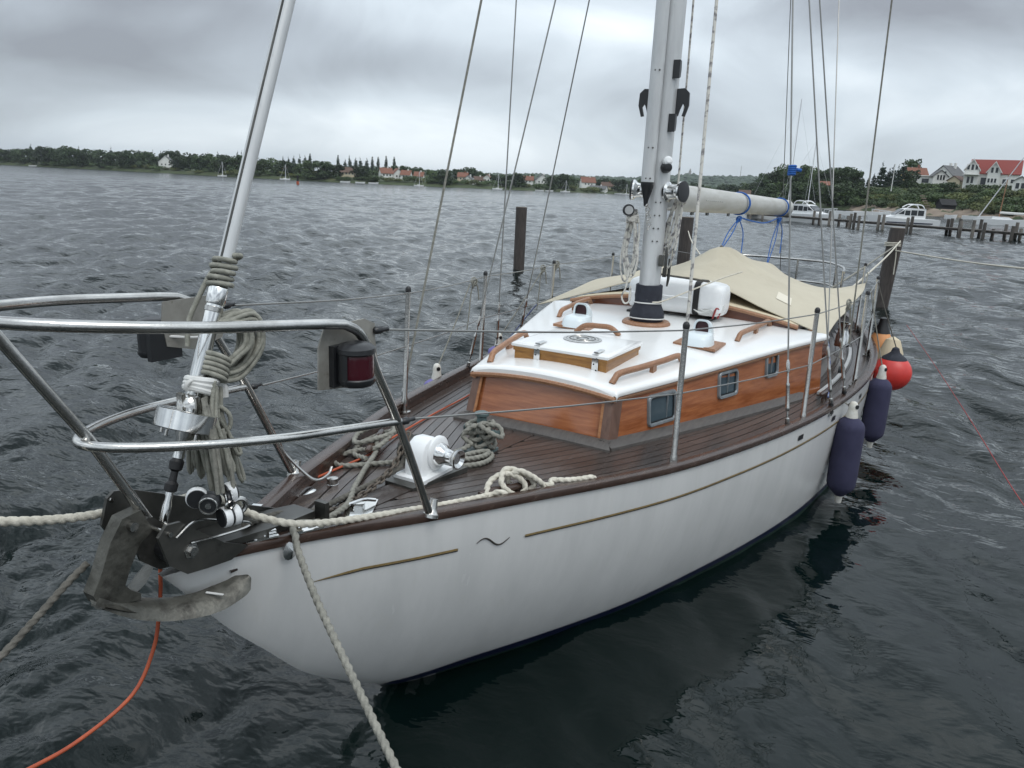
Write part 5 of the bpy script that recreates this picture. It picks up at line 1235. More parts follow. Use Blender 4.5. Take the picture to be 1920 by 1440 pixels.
# ---- mooring piles and stern lines
def pile(x, p, z, r, label, lean=0.0, lp=0.0):
    t = thing('mooring_pile', B(x, p, 0), label, 'pile', None); m = MB(); n = 22; rings = []; rd = random.Random(int(x*10))
    ph = [rd.uniform(-.03, .03) for _ in range(n)]
    for k in range(12):
        zz = -3+(z+3)*k/11; rings.append([B(x+lean*zz+r*(1+ph[q]+.012*math.sin(k*2+q))*math.cos(2*math.pi*q/n), p+lp*zz+r*(1+ph[q])*math.sin(2*math.pi*q/n), zz) for q in range(n)])
    m.rings(rings); m.build('post', 'pile_wood', t)
    c = MB(); c.lathe(B(x+lean*z, p+lp*z, z-.01), (0, 0, 1), [(0, r*.99), (.012, r*.97), (.018, r*.80), (.02, .01)], 22); c.build('post_top', 'pile_top', t)
    return t
pile(13.4, -6.80, 1.45, .125, 'dark wooden mooring pile standing alone in open water left of the mast')
pile(13.6, -3.05, 1.45, .130, 'dark wooden mooring pile directly behind the boom')
pile(14.3, .70, 1.47, .135, 'dark wooden mooring pile at right, behind the stern', .012, .055)
rope('stern_line', [B(6.6, .85, 1.05), B(9.0, .85, 1.08), B(11.6, .85, 1.13), B(14.2, .86, 1.24)], .012, 'rope_white', 'pale mooring rope from the stern to the right-hand pile', lay=False, per=.3)
rope('stern_line', [B(6.7, .62, 1.0), B(9.3, .66, 1.02), B(12, .72, 1.08), B(14.2, .80, 1.16)], .012, 'rope_grey', 'grey mooring rope from the stern to the right-hand pile, lower than the pale one', lay=False, per=.3)
rope('pile_line', [B(14.2, .80, 1.06), B(11, 1.83, 1.15), B(8, 2.4, 1.30), B(6, 2.8, 1.42)], .011, 'rope_white', 'thin white rope from the right-hand pile out of the picture to the right', lay=False, per=.3)
pw = MB()
for k in range(3): pw.torus(B(14.3, .74, 1.20-.03*k), (.02*k, .05, 1), .142, .012, 24, 6)
pw.tube(spl(Bs([(14.17, .80, 1.18), (14.15, .83, .95), (14.14, .84, .62)]), .1), .010, 6); pw.build('pile_hitch', 'rope_white', None, 'pale rope hitched about the right-hand pile with a hanging tail', 'rope')
rope('pile_line', [B(6.8, -.62, 1.0), B(9, -1.4, 1.04), B(11.5, -2.3, 1.10), B(13.5, -2.98, 1.18)], .011, 'rope_white', 'pale rope from the stern to the pile behind the boom', lay=False, per=.3)
rope('red_line', [B(9.0, 1.35, .41), B(6.5, 1.70, .42), B(4.2, 2.0, .43), B(2.5, 2.21, .44), B(1.2, 2.4, .5)], .0030, 'rope_red', 'thin red line stretched over the water at far right', lay=False, per=.3)
# ------------------------------------------------------------------ the far shores
def yh(px): return 346+.0472*(px-960)
def bearing(px):
    v = _f+_i*((px-960)/FPX)+_j*((yh(px)-720)/FPX); return math.atan2(v.y, v.x)
def far(px, d, z=0.0):
    a = bearing(px); return Vector((CAMX+d*math.cos(a), -CAMP+d*math.sin(a), z))
def zat(px, y, d):                                        # height of a point seen at row y at distance d
    return CAMZ+(yh(px)-y)/math.sqrt(FPX**2+(px-960)**2+374**2)*d*1.03
SX = [-700, -300, 0, 200, 330, 480, 650, 830, 1000, 1200, 1350, 1410, 1450, 1550, 1700, 1920, 2300]
SD = [600, 560, 500, 430, 380, 330, 300, 300, 330, 400, 420, 380, 240, 195, 168, 150, 120]
def shore(px): return float(np.interp(px, SX, SD))
LEFT_PROF = ([-4, 0, 6, 40, 150, 600, 1300, 1900], [-1.2, .15, 1.3, 2.4, 4.5, 7])
def hillz(px): return float(np.interp(px, [-700, 300, 700, 900, 1000, 1150, 1230, 1290, 1350, 1420, 1500, 1700, 2300], [5, 6, 9, 15, 19, 21, 27, 35, 33, 35, 26, 14, 12]))
def ground(px, off):
    rw = min(max((px-1400)/60, 0), 1)
    l = float(np.interp(off, [-4, 0, 6, 40, 150, 600, 1200, 1900], [-1.2, .15, 1.2, 2.3, 4.5, 7, hillz(px), hillz(px)*.7]))
    r = float(np.interp(off, [-4, 0, 4, 14, 28, 40, 300, 1200, 1900], [-1.2, .15, .9, 2.7, 4.8, 5.7, 7.2, hillz(px), hillz(px)*.7]))
    return l*(1-rw)+r*rw
g = MB(); rows = []
for off in (-4, 0, 3, 6, 10, 15, 21, 28, 40, 70, 150, 300, 600, 900, 1200, 1500, 1900):
    rows.append([far(px, shore(px)+off, ground(px, off)+(.25*math.sin(px*.13+off)+.2*math.sin(px*.041*off) if off > 2 else 0)) for px in range(-700, 2301, 12)])
g.grid(rows); g.build('shore_terrain', 'grass', kind='structure', smooth=60)

# ---- foliage prototypes
def leafmesh(name, blobs, n, size, m, seed, flat=.0):
    rd = np.random.default_rng(seed); vs_ = []; fs_ = []
    wts = np.array([b_[3]*b_[4]*b_[5] for b_ in blobs])**.67; wts = wts/wts.sum(); pick = rd.choice(len(blobs), n, p=wts)
    for q in pick:
        cx_, cy_, cz_, rx, ry, rz_ = blobs[q]; d = rd.normal(size=3); d /= np.linalg.norm(d); rr_ = rd.uniform(.72, 1.06) if rd.random() < .85 else rd.uniform(.2, .8)
        c = np.array([cx_, cy_, cz_])+d*np.array([rx, ry, rz_])*rr_
        nrm = d*.75+rd.normal(size=3)*.5+np.array([0, 0, flat]); nrm /= np.linalg.norm(nrm)
        u = np.cross(nrm, rd.normal(size=3)); u /= np.linalg.norm(u); w_ = np.cross(nrm, u); s_ = size*rd.uniform(.55, 1.3); k = len(vs_)
        vs_ += [tuple(c+u*s_*.62), tuple(c+w_*s_*.42+nrm*s_*.1), tuple(c-u*s_*.55), tuple(c-w_*s_*.45-nrm*s_*.08)]; fs_.append((k, k+1, k+2, k+3))
    me = bpy.data.meshes.new(name); me.from_pydata(vs_, [], fs_); me.materials.append(MATS[m]); me.update(); return me
def trunkmesh(name, h, r, forks=3, seed=0):
    rd = random.Random(seed); m = MB(); m.tube(spl([(0, 0, -.5), (rd.uniform(-.1, .1), 0, h*.35), (rd.uniform(-.2, .2), rd.uniform(-.2, .2), h*.75)], .6), r, 7)
    pts = m.v
    for k in range(forks):
        a = rd.uniform(0, 6.28); z0 = h*rd.uniform(.3, .5); m.tube([(0, 0, z0), (h*.12*math.cos(a), h*.12*math.sin(a), z0+h*.14), (h*.24*math.cos(a), h*.24*math.sin(a), z0+h*.32)], [r*.6, r*.42, r*.18], 6)
    return m.mesh(name, 'bark')
def blobs_broad(seed, h=10.0, w=5.0):
    rd = random.Random(seed); B_ = [(0, 0, h*.60, w*.62, w*.62, h*.30), (0, 0, h*.26, w*.60, w*.60, h*.22)]
    for k in range(15):
        a = rd.uniform(0, 6.28); r = w*rd.uniform(.35, .75); z = h*rd.uniform(.14, .86); s_ = rd.uniform(.20, .38)*w*(1.1-.5*abs(z/h-.55)); r *= 1.1-.9*max(0, z/h-.55)
        B_.append((r*math.cos(a), r*math.sin(a), z, s_, s_, s_*.85))
    return B_
PROTO = {'broad': [], 'pale': [], 'conifer': [], 'poplar': [], 'shrub': [], 'shrub_olive': []}
for k in range(5): PROTO['broad'].append((trunkmesh('trunk', 9, .28, 4, k), leafmesh('crown', blobs_broad(k+20), 1500, .75, 'leaf_dark', k)))
for k in range(3): PROTO['pale'].append((trunkmesh('trunk', 9, .22, 4, k+5), leafmesh('crown', blobs_broad(k+50, 10, 4.4), 950, .70, 'leaf_mid', k+9)))
for k in range(3):
    rd = random.Random(k+70); bb = []
    for q in range(12):
        t = q/11; z = 1.0+8.8*t; r = 2.3*(1-t)**.8+.18
        for a in range(4 if q < 9 else 1): an = a*1.57+q*.7+rd.uniform(-.3, .3); bb.append((r*.55*math.cos(an), r*.55*math.sin(an), z+rd.uniform(-.25, .25), r*.52, r*.52, .42))
    PROTO['conifer'].append((trunkmesh('trunk', 9.5, .20, 0, k), leafmesh('crown', bb, 1100, .52, 'leaf_conifer', k+30, -.3)))
for k in range(2):
    bb = [(0, 0, 1.5+8*q/9, .95*math.sin(.5+2.3*q/9)+.2, .95*math.sin(.5+2.3*q/9)+.2, .9) for q in range(10)]
    PROTO['poplar'].append((trunkmesh('trunk', 9, .2, 0, k), leafmesh('crown', bb, 620, .55, 'leaf_conifer', k+40)))
for nm, mt_ in (('shrub', 'leaf_mid'), ('shrub_olive', 'leaf_olive')):
    for k in range(3):
        rd = random.Random(k+90); bb = [(rd.uniform(-1.3, 1.3), rd.uniform(-1, 1), rd.uniform(.5, 1.3), rd.uniform(.6, 1.0), rd.uniform(.6, 1.0), rd.uniform(.5, .8)) for _ in range(6)]
        PROTO[nm].append((None, leafmesh('foliage', bb, 1000, .22, mt_, k+60)))
def plant(kind, loc, h, label, cat, group, name=None, wide=1.0, rd=random):
    tm, cm = rd.choice(PROTO[kind]); s_ = h/(10.0 if tm else 2.0)
    o = bpy.data.objects.new(name or {'broad': 'broadleaf_tree', 'pale': 'broadleaf_tree', 'conifer': 'conifer_tree', 'poplar': 'poplar_tree'}.get(kind, 'shrub'), None if tm else cm)
    COL.objects.link(o); o.location = loc; o.rotation_euler = (0, 0, rd.uniform(0, 6.28)); o.scale = (s_*wide, s_*wide, s_)
    tag(o, label, cat, group)
    if tm:
        for nm, me in (('trunk', tm), ('crown', cm)):
            c = bpy.data.objects.new(nm, me); COL.objects.link(c); c.parent = o
    return o
tr = random.Random(31)
def ztop(px, y, d): return zat(px, y, d)
# skyline of the far left shore: px column -> row of the tree tops in the view
TX = [-60, 0, 60, 130, 200, 250, 300, 345, 390, 430, 470, 505, 560, 600, 640, 700, 760, 815, 850, 870, 905, 970, 1050, 1130, 1200, 1300, 1400]
TY = [274, 277, 272, 273, 278, 276, 286, 279, 287, 282, 290, 289, 303, 291, 304, 309, 307, 313, 312, 310, 322, 319, 324, 331, 334, 340, 345]
HOUSE_GAPS = [(296, 330), (636, 675), (705, 796), (858, 928), (976, 1032), (1084, 1152)]
ZMARK = [(90, 'at the left edge of the picture'), (190, 'right of the tiny far-left dinghy'), (296, 'in the dense wood left of the white gabled house'), (385, 'close about the white gabled house'), (470, 'just left of the forestay'), (560, 'just right of the forestay'), (640, 'left of the long brown-roofed cottage'), (705, 'between the brown-roofed cottage and the red-roofed row'), (800, 'about the far red-roofed row'), (862, 'right of the red-roofed row'), (930, 'among the houses by the thick grey line'), (1035, 'between the starboard shrouds'), (1120, 'right of the starboard shrouds'), (1200, 'close left of the mast'), (2000, 'behind the mast and boom')]
def zone(px, what):
    for lim, m_ in ZMARK:
        if px < lim: return what+' '+m_, what+' '+m_
px = -50.0
while px < 1400:
    gap = any(a <= px <= b_ for a, b_ in HOUSE_GAPS); lab, grp = zone(px, 'dark shoreside tree')
    off = tr.uniform(3, 14) if not gap else tr.uniform(44, 60)
    d = shore(px)+off; top = float(np.interp(px, TX, TY))+tr.uniform(0, 7)
    z0 = ground(px, off); h = max(4.0, ztop(px, top, d)-z0)
    plant('broad' if tr.random() < .8 else 'pale', far(px, d, z0-.2), h, lab, 'tree', grp, wide=tr.uniform(.95, 1.25)*max(.85, min(1.25, 8.5/h)), rd=tr)
    px += tr.uniform(13, 21)*(430/d)
px = -40.0
while px < 1400:                                         # lower growth filling in behind
    lab, grp = zone(px, 'distant tree in the back row'); off = tr.uniform(70, 110); d = shore(px)+off; z0 = ground(px, off); top = float(np.interp(px, TX, TY))+tr.uniform(5, 12); h = max(4.5, ztop(px, top, d)-z0)
    plant('broad' if tr.random() < .6 else 'pale', far(px, d, z0-.3), h, lab, 'tree', grp, wide=1.25, rd=tr); px += tr.uniform(22, 30)
for px_, y in [(60, 270), (150, 276), (210, 276), (288, 283), (303, 284), (318, 283), (392, 286), (410, 284), (447, 284), (455, 285)]:
    d = shore(px_)+45; z0 = ground(px_, 45); plant('conifer', far(px_, d, z0), ztop(px_, y, d)-z0, 'dark pointed conifer rising over the far left shore wood', 'conifer', 'conifers over the left wood', wide=.8, rd=tr)
for px_, y in [(532, 294), (542, 294), (551, 292), (562, 292), (573, 291), (582, 291), (634, 294), (647, 298), (656, 293), (667, 295), (676, 295), (688, 296), (698, 297), (709, 297), (724, 296), (739, 297)]:
    d = shore(px_)+60; z0 = ground(px_, 60); plant('conifer' if tr.random() < .6 else 'poplar', far(px_, d, z0), ztop(px_, y, d)-z0, 'slim pointed tree in the row above the far red-roofed houses', 'conifer', 'row of pointed trees', wide=.78, rd=tr)
# low shrubs on the far bank
px = -30.0
while px < 1395:
    off = tr.uniform(2, 9); d = shore(px)+off
    plant('shrub' if tr.random() < .7 else 'shrub_olive', far(px, d, ground(px, off)-.2), tr.uniform(1.4, 3.0), zone(px, 'low shrub by the far waterline')[0], 'shrub', zone(px, 'low shrub by the far waterline')[1], wide=1.5, rd=tr); px += tr.uniform(14, 24)
# far wooded ridge: one mass of crowns
rd = np.random.default_rng(3); vs_ = []; fs_ = []
base = bmesh.new(); bmesh.ops.create_icosphere(base, subdivisions=1, radius=1); bv = [tuple(v.co) for v in base.verts]; bf = [tuple(v.index for v in f.verts) for f in base.faces]; base.free()
for k in range(1500):
    px_ = rd.uniform(680, 1560); off = rd.uniform(500, 1350); p_ = far(px_, shore(px_)+off, ground(px_, off)); r = rd.uniform(4.5, 9.5); o = len(vs_)
    for v in bv:
        j = 1+rd.uniform(-.28, .28); vs_.append((p_.x+v[0]*r*j, p_.y+v[1]*r*j, p_.z+v[2]*r*.62*j+1.5))
    fs_ += [tuple(i+o for i in f) for f in bf]
me = bpy.data.meshes.new('distant_wood'); me.from_pydata(vs_, [], fs_); mat('leaf_ridge', (0.030, 0.050, 0.030), 0.9, col2=(0.052, 0.074, 0.045), scale=.03, coords='Geometry'); me.materials.append(MATS['leaf_ridge']); me.update()
o = bpy.data.objects.new('distant_wood', me); COL.objects.link(o); tag(o, 'hazy wooded ridge on the skyline behind the mast and boom', 'woodland', kind='stuff')

# ---- houses
def facing(px): return bearing(px)-math.pi/2            # local x = to the right in the view, local y = away
def house(name, px, d, z, W, D, eave, ridge, wall, roof, label, along=True, wins=(), chim=(), rot=0.0, group=None, over=.35):
    t = thing(name, far(px, d, z), label, 'house', group); t.rotation_euler = (0, 0, facing(px)+rot); WL[t.name] = Vector((0, 0, 0)); k_ = .74 if px > 1400 else .80; t.scale = (k_, k_, k_)
    m = MB(); w2, d2 = W/2, D/2
    if along:
        m.add([(-w2, -d2, -1), (w2, -d2, -1), (w2, d2, -1), (-w2, d2, -1), (-w2, -d2, eave), (w2, -d2, eave), (w2, d2, eave), (-w2, d2, eave), (-w2, 0, ridge), (w2, 0, ridge)], [(0, 1, 5, 4), (2, 3, 7, 6), (1, 2, 6, 9, 5), (3, 0, 4, 8, 7)])
    else:
        m.add([(-w2, -d2, -1), (w2, -d2, -1), (w2, d2, -1), (-w2, d2, -1), (-w2, -d2, eave), (w2, -d2, eave), (w2, d2, eave), (-w2, d2, eave), (0, -d2, ridge), (0, d2, ridge)], [(0, 1, 5, 8, 4), (2, 3, 7, 9, 6), (1, 2, 6, 5), (3, 0, 4, 7)])
    m.build('wall', wall, t, smooth=False)
    r_ = MB(); th = .16
    def slab(a, b_, c, d_): r_.prism([Vector(a), Vector(b_), Vector(c), Vector(d_)], (0, 0, th))
    sl_ = (ridge-eave)/(d2 if along else w2); o = over
    if along:
        slab((-w2-o, -d2-o, eave-sl_*o+.02), (w2+o, -d2-o, eave-sl_*o+.02), (w2+o, 0, ridge+.02), (-w2-o, 0, ridge+.02)); slab((-w2-o, d2+o, eave-sl_*o+.02), (-w2-o, 0, ridge+.02), (w2+o, 0, ridge+.02), (w2+o, d2+o, eave-sl_*o+.02))
    else:
        slab((-w2-o, -d2-o, eave-sl_*o+.02), (0, -d2-o, ridge+.02), (0, d2+o, ridge+.02), (-w2-o, d2+o, eave-sl_*o+.02)); slab((w2+o, -d2-o, eave-sl_*o+.02), (w2+o, d2+o, eave-sl_*o+.02), (0, d2+o, ridge+.02), (0, -d2-o, ridge+.02))
    ro = r_.build('roof', roof, t, smooth=False)
    for (u, zz, w_, h_) in wins:
        f = MB(); f.box((u, -d2-.03, zz), (w_+.24, .06, h_+.24)); wo_ = f.build('window', 'wall_white', t, smooth=False)
        pn = MB(); pn.box((u, -d2-.065, zz), (w_, .03, h_)); pn.build('pane', 'pane', wo_, smooth=False)
    for (u, v, hh) in chim:
        c = MB(); c.box((u, v, ridge+hh/2-.3), (.6, .6, hh+.8)); c.build('chimney', 'wall_white' if wall == 'wall_white' else 'roof_orange', ro, smooth=False)
    return t
def hb(px, y, d): return max(.4, zat(px, y, d))
# right-hand hill
d = 196; z = hb(1855, 352, d)
hr = house('red_roofed_house', 1853, d, z, 12.0, 8.5, 3.6, 7.3, 'wall_white', 'roof_red', 'big white house with bright red roof and two front gables at far right', wins=[(-2.5, 1.4, 1.3, 1.9), (2.6, 1.5, .9, 1.2), (4.6, 1.6, .9, 1.0)])
for (u0, w_, ev, rg_, dep, wl_) in ((-5.6, 3.5, 4.7, 7.2, 2.6, [(-1.0, 5.0, .7, 1.4), (0, 5.0, .7, 1.6), (1.0, 5.0, .7, 1.4), (-.6, 1.6, .7, 1.9), (.4, 1.6, .7, 1.9)]), (-.2, 3.1, 4.3, 6.7, 1.5, [(-.55, 4.4, .7, 1.5), (.55, 4.4, .7, 1.5), (-1.0, 1.6, .6, 1.2), (-.2, 1.6, .6, 1.2), (.6, 1.6, .6, 1.2)])):
    y0 = -4.25-dep; m = MB(); w2 = w_/2
    m.add([(u0-w2, y0, -1), (u0+w2, y0, -1), (u0+w2, 0, -1), (u0-w2, 0, -1), (u0-w2, y0, ev), (u0+w2, y0, ev), (u0+w2, 0, ev), (u0-w2, 0, ev), (u0, y0, rg_), (u0, 0, rg_)], [(0, 1, 5, 8, 4), (1, 2, 6, 5), (3, 0, 4, 7)]); m.build('gable_wing', 'wall_white', hr, smooth=False)
    r_ = MB(); sl_ = (rg_-ev)/w2
    for s in (-1, 1): r_.prism([Vector((u0, y0-.35, rg_+.02)), Vector((u0, 0, rg_+.02)), Vector((u0+s*(w2+.35), 0, ev-sl_*.35)), Vector((u0+s*(w2+.35), y0-.35, ev-sl_*.35))], (0, 0, .16))
    rr_ = r_.build('gable_roof', 'roof_red', hr, smooth=False)
    bg_ = MB()
    for s in (-1, 1): bg_.prism([Vector((u0, y0-.36, rg_-.22)), Vector((u0, y0-.36, rg_+.14)), Vector((u0+s*(w2+.4), y0-.36, ev-sl_*.4+.14)), Vector((u0+s*(w2+.4), y0-.36, ev-sl_*.4-.22))], (0, -.06, 0))
    bg_.build('barge_board', 'wall_white', rr_, smooth=False)
    for (u, zz, ww, hh) in wl_:
        f = MB(); f.box((u0+u, y0-.03, zz), (ww+.16, .06, hh+.16)); wo_ = f.build('window', 'wall_white', hr, smooth=False); pn = MB(); pn.box((u0+u, y0-.065, zz), (ww-.1, .03, hh-.1)); pn.build('pane', 'pane', wo_, smooth=False)
for (u, v) in ((3.0, -2.3), (4.1, -2.3)):
    k = MB(); k.box((u, v, 5.35), (.75, 1.0, .12), Matrix.Rotation(math.atan(3.7/4.25), 3, 'X')); k.build('skylight', 'pane', hr, smooth=False)
bc = MB(); bc.box((-5.6, -7.6, 3.0), (4.2, 1.6, .15)); [bc.box((-7.6+q*.28, -8.35, 3.5), (.05, .05, 1.0)) for q in range(15)]; bc.box((-5.6, -8.35, 4.0), (4.2, .08, .08)); bc.build('balcony', 'wall_white', hr, smooth=False)
d = 208; house('grey_roofed_house', 1769, d, hb(1769, 347, d), 6.8, 7, 2.6, 5.4, 'wall_white', 'roof_grey', 'white house with grey roof left of the big red-roofed house', False, wins=[(-.9, 3.2, .7, 1.0), (.9, 3.2, .7, 1.0)], chim=[(.9, 1, .9), (-.6, 1, .9)], rot=-.55)
house('grey_roofed_wing', 1751, 202, hb(1751, 346, 202), 4.0, 4, 2.2, 3.9, 'wall_white', 'roof_grey', 'small white gabled wing with grey roof and tall windows on the hill', False, wins=[(-.7, 1.8, .5, 1.4), (.1, 1.8, .5, 1.4), (.9, 1.8, .5, 1.4)], rot=.25)
d = 222; house('orange_roofed_house', 1704, d, hb(1704, 343, d), 7.0, 6, 2.2, 4.6, 'wall_yellow', 'roof_orange', 'yellow house with orange tiled roof on the hill beside the conifers', True, wins=[(-2.4, 1.2, .9, 1.1), (2.3, 1.2, .8, 1.0)], chim=[(1.2, 0, 1.0)], rot=.35)
t = thing('flat_roofed_house', far(1718, 210, hb(1718, 346, 210)), 'low white flat-roofed building below the orange roof', 'house'); t.rotation_euler = (0, 0, facing(1718)); WL[t.name] = Vector((0, 0, 0))
m = MB(); m.box((0, 0, .6), (4.6, 4, 2.2)); m.build('wall', 'wall_white', t, smooth=False); m = MB(); m.box((0, 0, 1.8), (5.2, 4.6, .22)); m.build('roof', 'wall_white', t, smooth=False); m = MB(); m.box((1.0, -2.03, .7), (1.4, .06, .9)); m.build('window', 'pane', t, smooth=False)
house('garage', 1786, 199, hb(1786, 350, 199), 3.4, 5, 1.5, 2.7, 'wall_cream', 'roof_brown', 'small cream garage with brown roof beside the big red-roofed house', False, rot=-.35)
house('summer_house', 1904, 180, hb(1904, 356, 180), 3.4, 4, 1.9, 3.1, 'wall_white', 'roof_grey', 'small white summer house with grey gable at the right edge', False, wins=[(-.6, .8, .8, 1.4), (.6, .8, .8, 1.4)])
t = thing('boathouse', far(1774, 160, hb(1774, 391, 160)), 'black timber boathouse at the foot of the hill', 'boathouse'); t.rotation_euler = (0, 0, facing(1774)+.45); t.scale = (.66, .66, .66); WL[t.name] = Vector((0, 0, 0))
m = MB(); m.add([(-1.9, -1.6, 0), (1.9, -1.6, 0), (1.9, 1.6, 0), (-1.9, 1.6, 0), (-1.9, -1.6, 1.2), (1.9, -1.6, 1.2), (1.9, 1.6, 1.2), (-1.9, 1.6, 1.2), (-1.9, 0, 2.5), (1.9, 0, 2.5)], [(0, 1, 5, 4), (2, 3, 7, 6), (1, 2, 6, 9, 5), (3, 0, 4, 8, 7)]); m.build('wall', 'black_board', t, smooth=False)
m = MB(); m.prism([Vector((-2.1, -1.9, .98)), Vector((2.1, -1.9, .98)), Vector((2.1, 0, 2.54)), Vector((-2.1, 0, 2.54))], (0, 0, .12)); m.prism([Vector((-2.1, 1.9, .98)), Vector((-2.1, 0, 2.54)), Vector((2.1, 0, 2.54)), Vector((2.1, 1.9, .98))], (0, 0, .12)); m.build('roof', 'black_board', t, smooth=False)
house('red_cottage', 1543, 215, hb(1543, 353, 215), 2.8, 4, 1.0, 2.1, 'wall_white', 'roof_orange', 'tiny red-roofed cottage among the trees behind the motor cruiser')
house('thatched_cottage', 1396, 260, hb(1396, 368, 260), 4.0, 5, .9, 2.4, 'wall_white', 'roof_brown', 'brown-roofed cottage just above the boom near its blue lashing')
# far shore houses: (px, row of base, off, W, D, eave, ridge, wall, roof, along, label)
FH = [(313, 314, 25, 5.6, 6, 2.4, 5.0, 'wall_white', 'roof_grey', False, 'white gabled house with verandah at the edge of the far left wood'),
      (723, 332, 26, 5.4, 6, 1.9, 4.2, 'wall_white', 'roof_orange', True, 'leftmost white house of the red-roofed row on the far shore'),
      (744, 334, 30, 4.8, 6, 1.9, 4.4, 'wall_white', 'roof_orange', False, 'second white house of the far red-roofed row, gable to the water'),
      (762, 334, 28, 4.4, 6, 1.6, 3.6, 'wall_white', 'roof_orange', True, 'third white house of the far red-roofed row'),
      (786, 336, 27, 4.2, 5, 1.5, 3.4, 'wall_white', 'roof_orange', True, 'small red-roofed house at the right end of the far row'),
      (655, 328, 24, 7.0, 6, 1.3, 3.4, 'wall_cream', 'roof_brown', True, 'long brown-roofed cottage on the far shore left of the red-roofed row'),
      (532, 321, 22, 2.2, 4, 1.8, 2.6, 'wall_yellow', 'roof_orange', True, 'small ochre house just right of the forestay on the far shore'),
      (868, 339, 28, 4.6, 5, 2.0, 3.8, 'wall_cream', 'roof_orange', True, 'cream house with orange roof left of the thick grey line'),
      (879, 343, 20, 4.2, 5, 1.6, 3.4, 'wall_white', 'roof_grey', False, 'white house with dark roof between the orange-roofed houses'),
      (897, 342, 30, 4.6, 5, 1.2, 2.8, 'wall_white', 'roof_brown', True, 'low brown-roofed white house on the far shore'),
      (914, 341, 28, 4.4, 5, 1.6, 3.4, 'wall_white', 'roof_orange', False, 'white gabled house with orange roof nearest the starboard shrouds'),
      (990, 343, 28, 4.6, 5, 1.4, 3.2, 'wall_white', 'roof_orange', True, 'orange-roofed house between the starboard shrouds'),
      (1015, 346, 24, 5.6, 6, 2.4, 4.6, 'wall_white', 'roof_grey', False, 'tall white house with dark roof between the starboard shrouds'),
      (1101, 349, 26, 6.6, 6, 1.9, 4.2, 'wall_white', 'roof_orange', True, 'wide orange-roofed house on the far shore left of the mast'),
      (1122, 357, 8, 8.0, 5, 1.0, 2.3, 'wall_white', 'roof_grey', True, 'long white boathouse near the water left of the mast'),
      (1139, 352, 30, 5.8, 5, .9, 2.6, 'wall_cream', 'roof_brown', True, 'brown-roofed house on the far shore close left of the mast')]
for (px_, y, off, W, D, ev, rg_, wl_, rf_, al, lab) in FH:
    d = shore(px_)+off; z = max(hb(px_, y, d), ground(px_, off)-.6); n = max(1, int(W/1.7)); k = d/300
    wins = [((q-(n-1)/2)*1.5, ev*.55, .7, .8) for q in range(n)]
    house('far_house', px_, d, z, W*k, D, ev*k, rg_*k, wl_, rf_, lab, al, wins=[(u*k, zz*k, ww, hh) for u, zz, ww, hh in wins], chim=[(W*.2, 0, .7)], rot=tr.uniform(-.3, .3))

# ---- trees and shrubs on the right-hand hill
def hill(kind, px_, y, off, label, cat, grp, wide=1.0):
    d = shore(px_)+off; z0 = ground(px_, off)-.2; plant(kind, far(px_, d, z0), max(2.5, ztop(px_, y, d)-z0), label, cat, grp, wide=wide, rd=tr)
for px_, y, off, kd, w_ in [(1402, 348, 30, 'broad', 1.3), (1418, 336, 30, 'broad', 1.2), (1434, 325, 26, 'broad', 1.2), (1450, 318, 30, 'broad', 1.0), (1462, 305, 34, 'pale', .9), (1478, 318, 24, 'broad', 1.0), (1492, 316, 30, 'broad', 1.0), (1508, 311, 36, 'broad', 1.1), (1522, 312, 28, 'pale', 1.0), (1535, 322, 30, 'broad', 1.0), (1550, 318, 34, 'broad', 1.1), (1566, 314, 30, 'broad', 1.1), (1582, 314, 34, 'broad', 1.1), (1595, 318, 30, 'broad', 1.0), (1606, 330, 32, 'broad', 1.0)]:
    nm = 'leafy tree in the grove '+('left of the white mast' if px_ < 1470 else 'behind the bunched shrouds' if px_ < 1530 else 'right of the small red cottage'); hill(kd, px_, y, off, nm, 'tree', nm, w_)
for q in range(26):                                      # lower growth down to the water under the grove
    p2 = 1396+q*8.6+tr.uniform(-3, 3); nm = 'bushy tree at the foot of the grove '+('just over the boom' if p2 < 1470 else 'behind the bunched shrouds' if p2 < 1530 else 'right of the boom-end cruiser'); hill('broad' if tr.random() < .6 else 'pale', p2, tr.uniform(340, 356), tr.uniform(3, 12), nm, 'tree', nm, 1.35)
for px_, y in ((1622, 336), (1632, 326), (1646, 306), (1658, 318), (1666, 313), (1676, 312), (1684, 304), (1694, 322)):
    hill('conifer', px_, y, tr.uniform(34, 44), 'dark conifer in the clump left of the orange-roofed house', 'conifer', 'conifers by the orange-roofed house', 1.05)
hill('broad', 1703, 300, 64, 'dark rounded tree top showing above the orange roof', 'tree', None, .7)
hill('broad', 1702, 320, 32, 'round clipped dark tree in front of the yellow house', 'tree', None, .9)
hill('broad', 1775, 341, 22, 'bushy green tree above the black boathouse', 'tree', None, 1.5)
px_ = 1560.0
while px_ < 1990:
    for off in (5, 12, 19, 27):
        p2 = px_+tr.uniform(-8, 8)
        if off < 10 and 1745 < p2 < 1800: continue
        d = shore(p2)+off+tr.uniform(-2, 2); kd = 'shrub_olive' if tr.random() < (.55 if p2 > 1790 else .3) else 'shrub'
        nm = {5: 'low shrub at the foot of the slope', 12: 'shrub low on the slope', 19: 'shrub high on the slope', 27: 'shrub at the top of the slope'}[off]+' '+('behind the boom-end cruiser' if p2 < 1600 else 'left of the white flagpole' if p2 < 1662 else 'right of the white flagpole' if p2 < 1712 else 'by the stone steps' if p2 < 1750 else 'by the black boathouse' if p2 < 1802 else 'below the big red-roofed house' if p2 < 1865 else 'near the right picture edge')
        plant(kd, far(p2, d, ground(p2, off)-.3), tr.uniform(1.2, 2.6)*(1 if off < 20 else .62), nm, 'shrub', nm, wide=1.35, rd=tr)
    px_ += tr.uniform(13, 19)
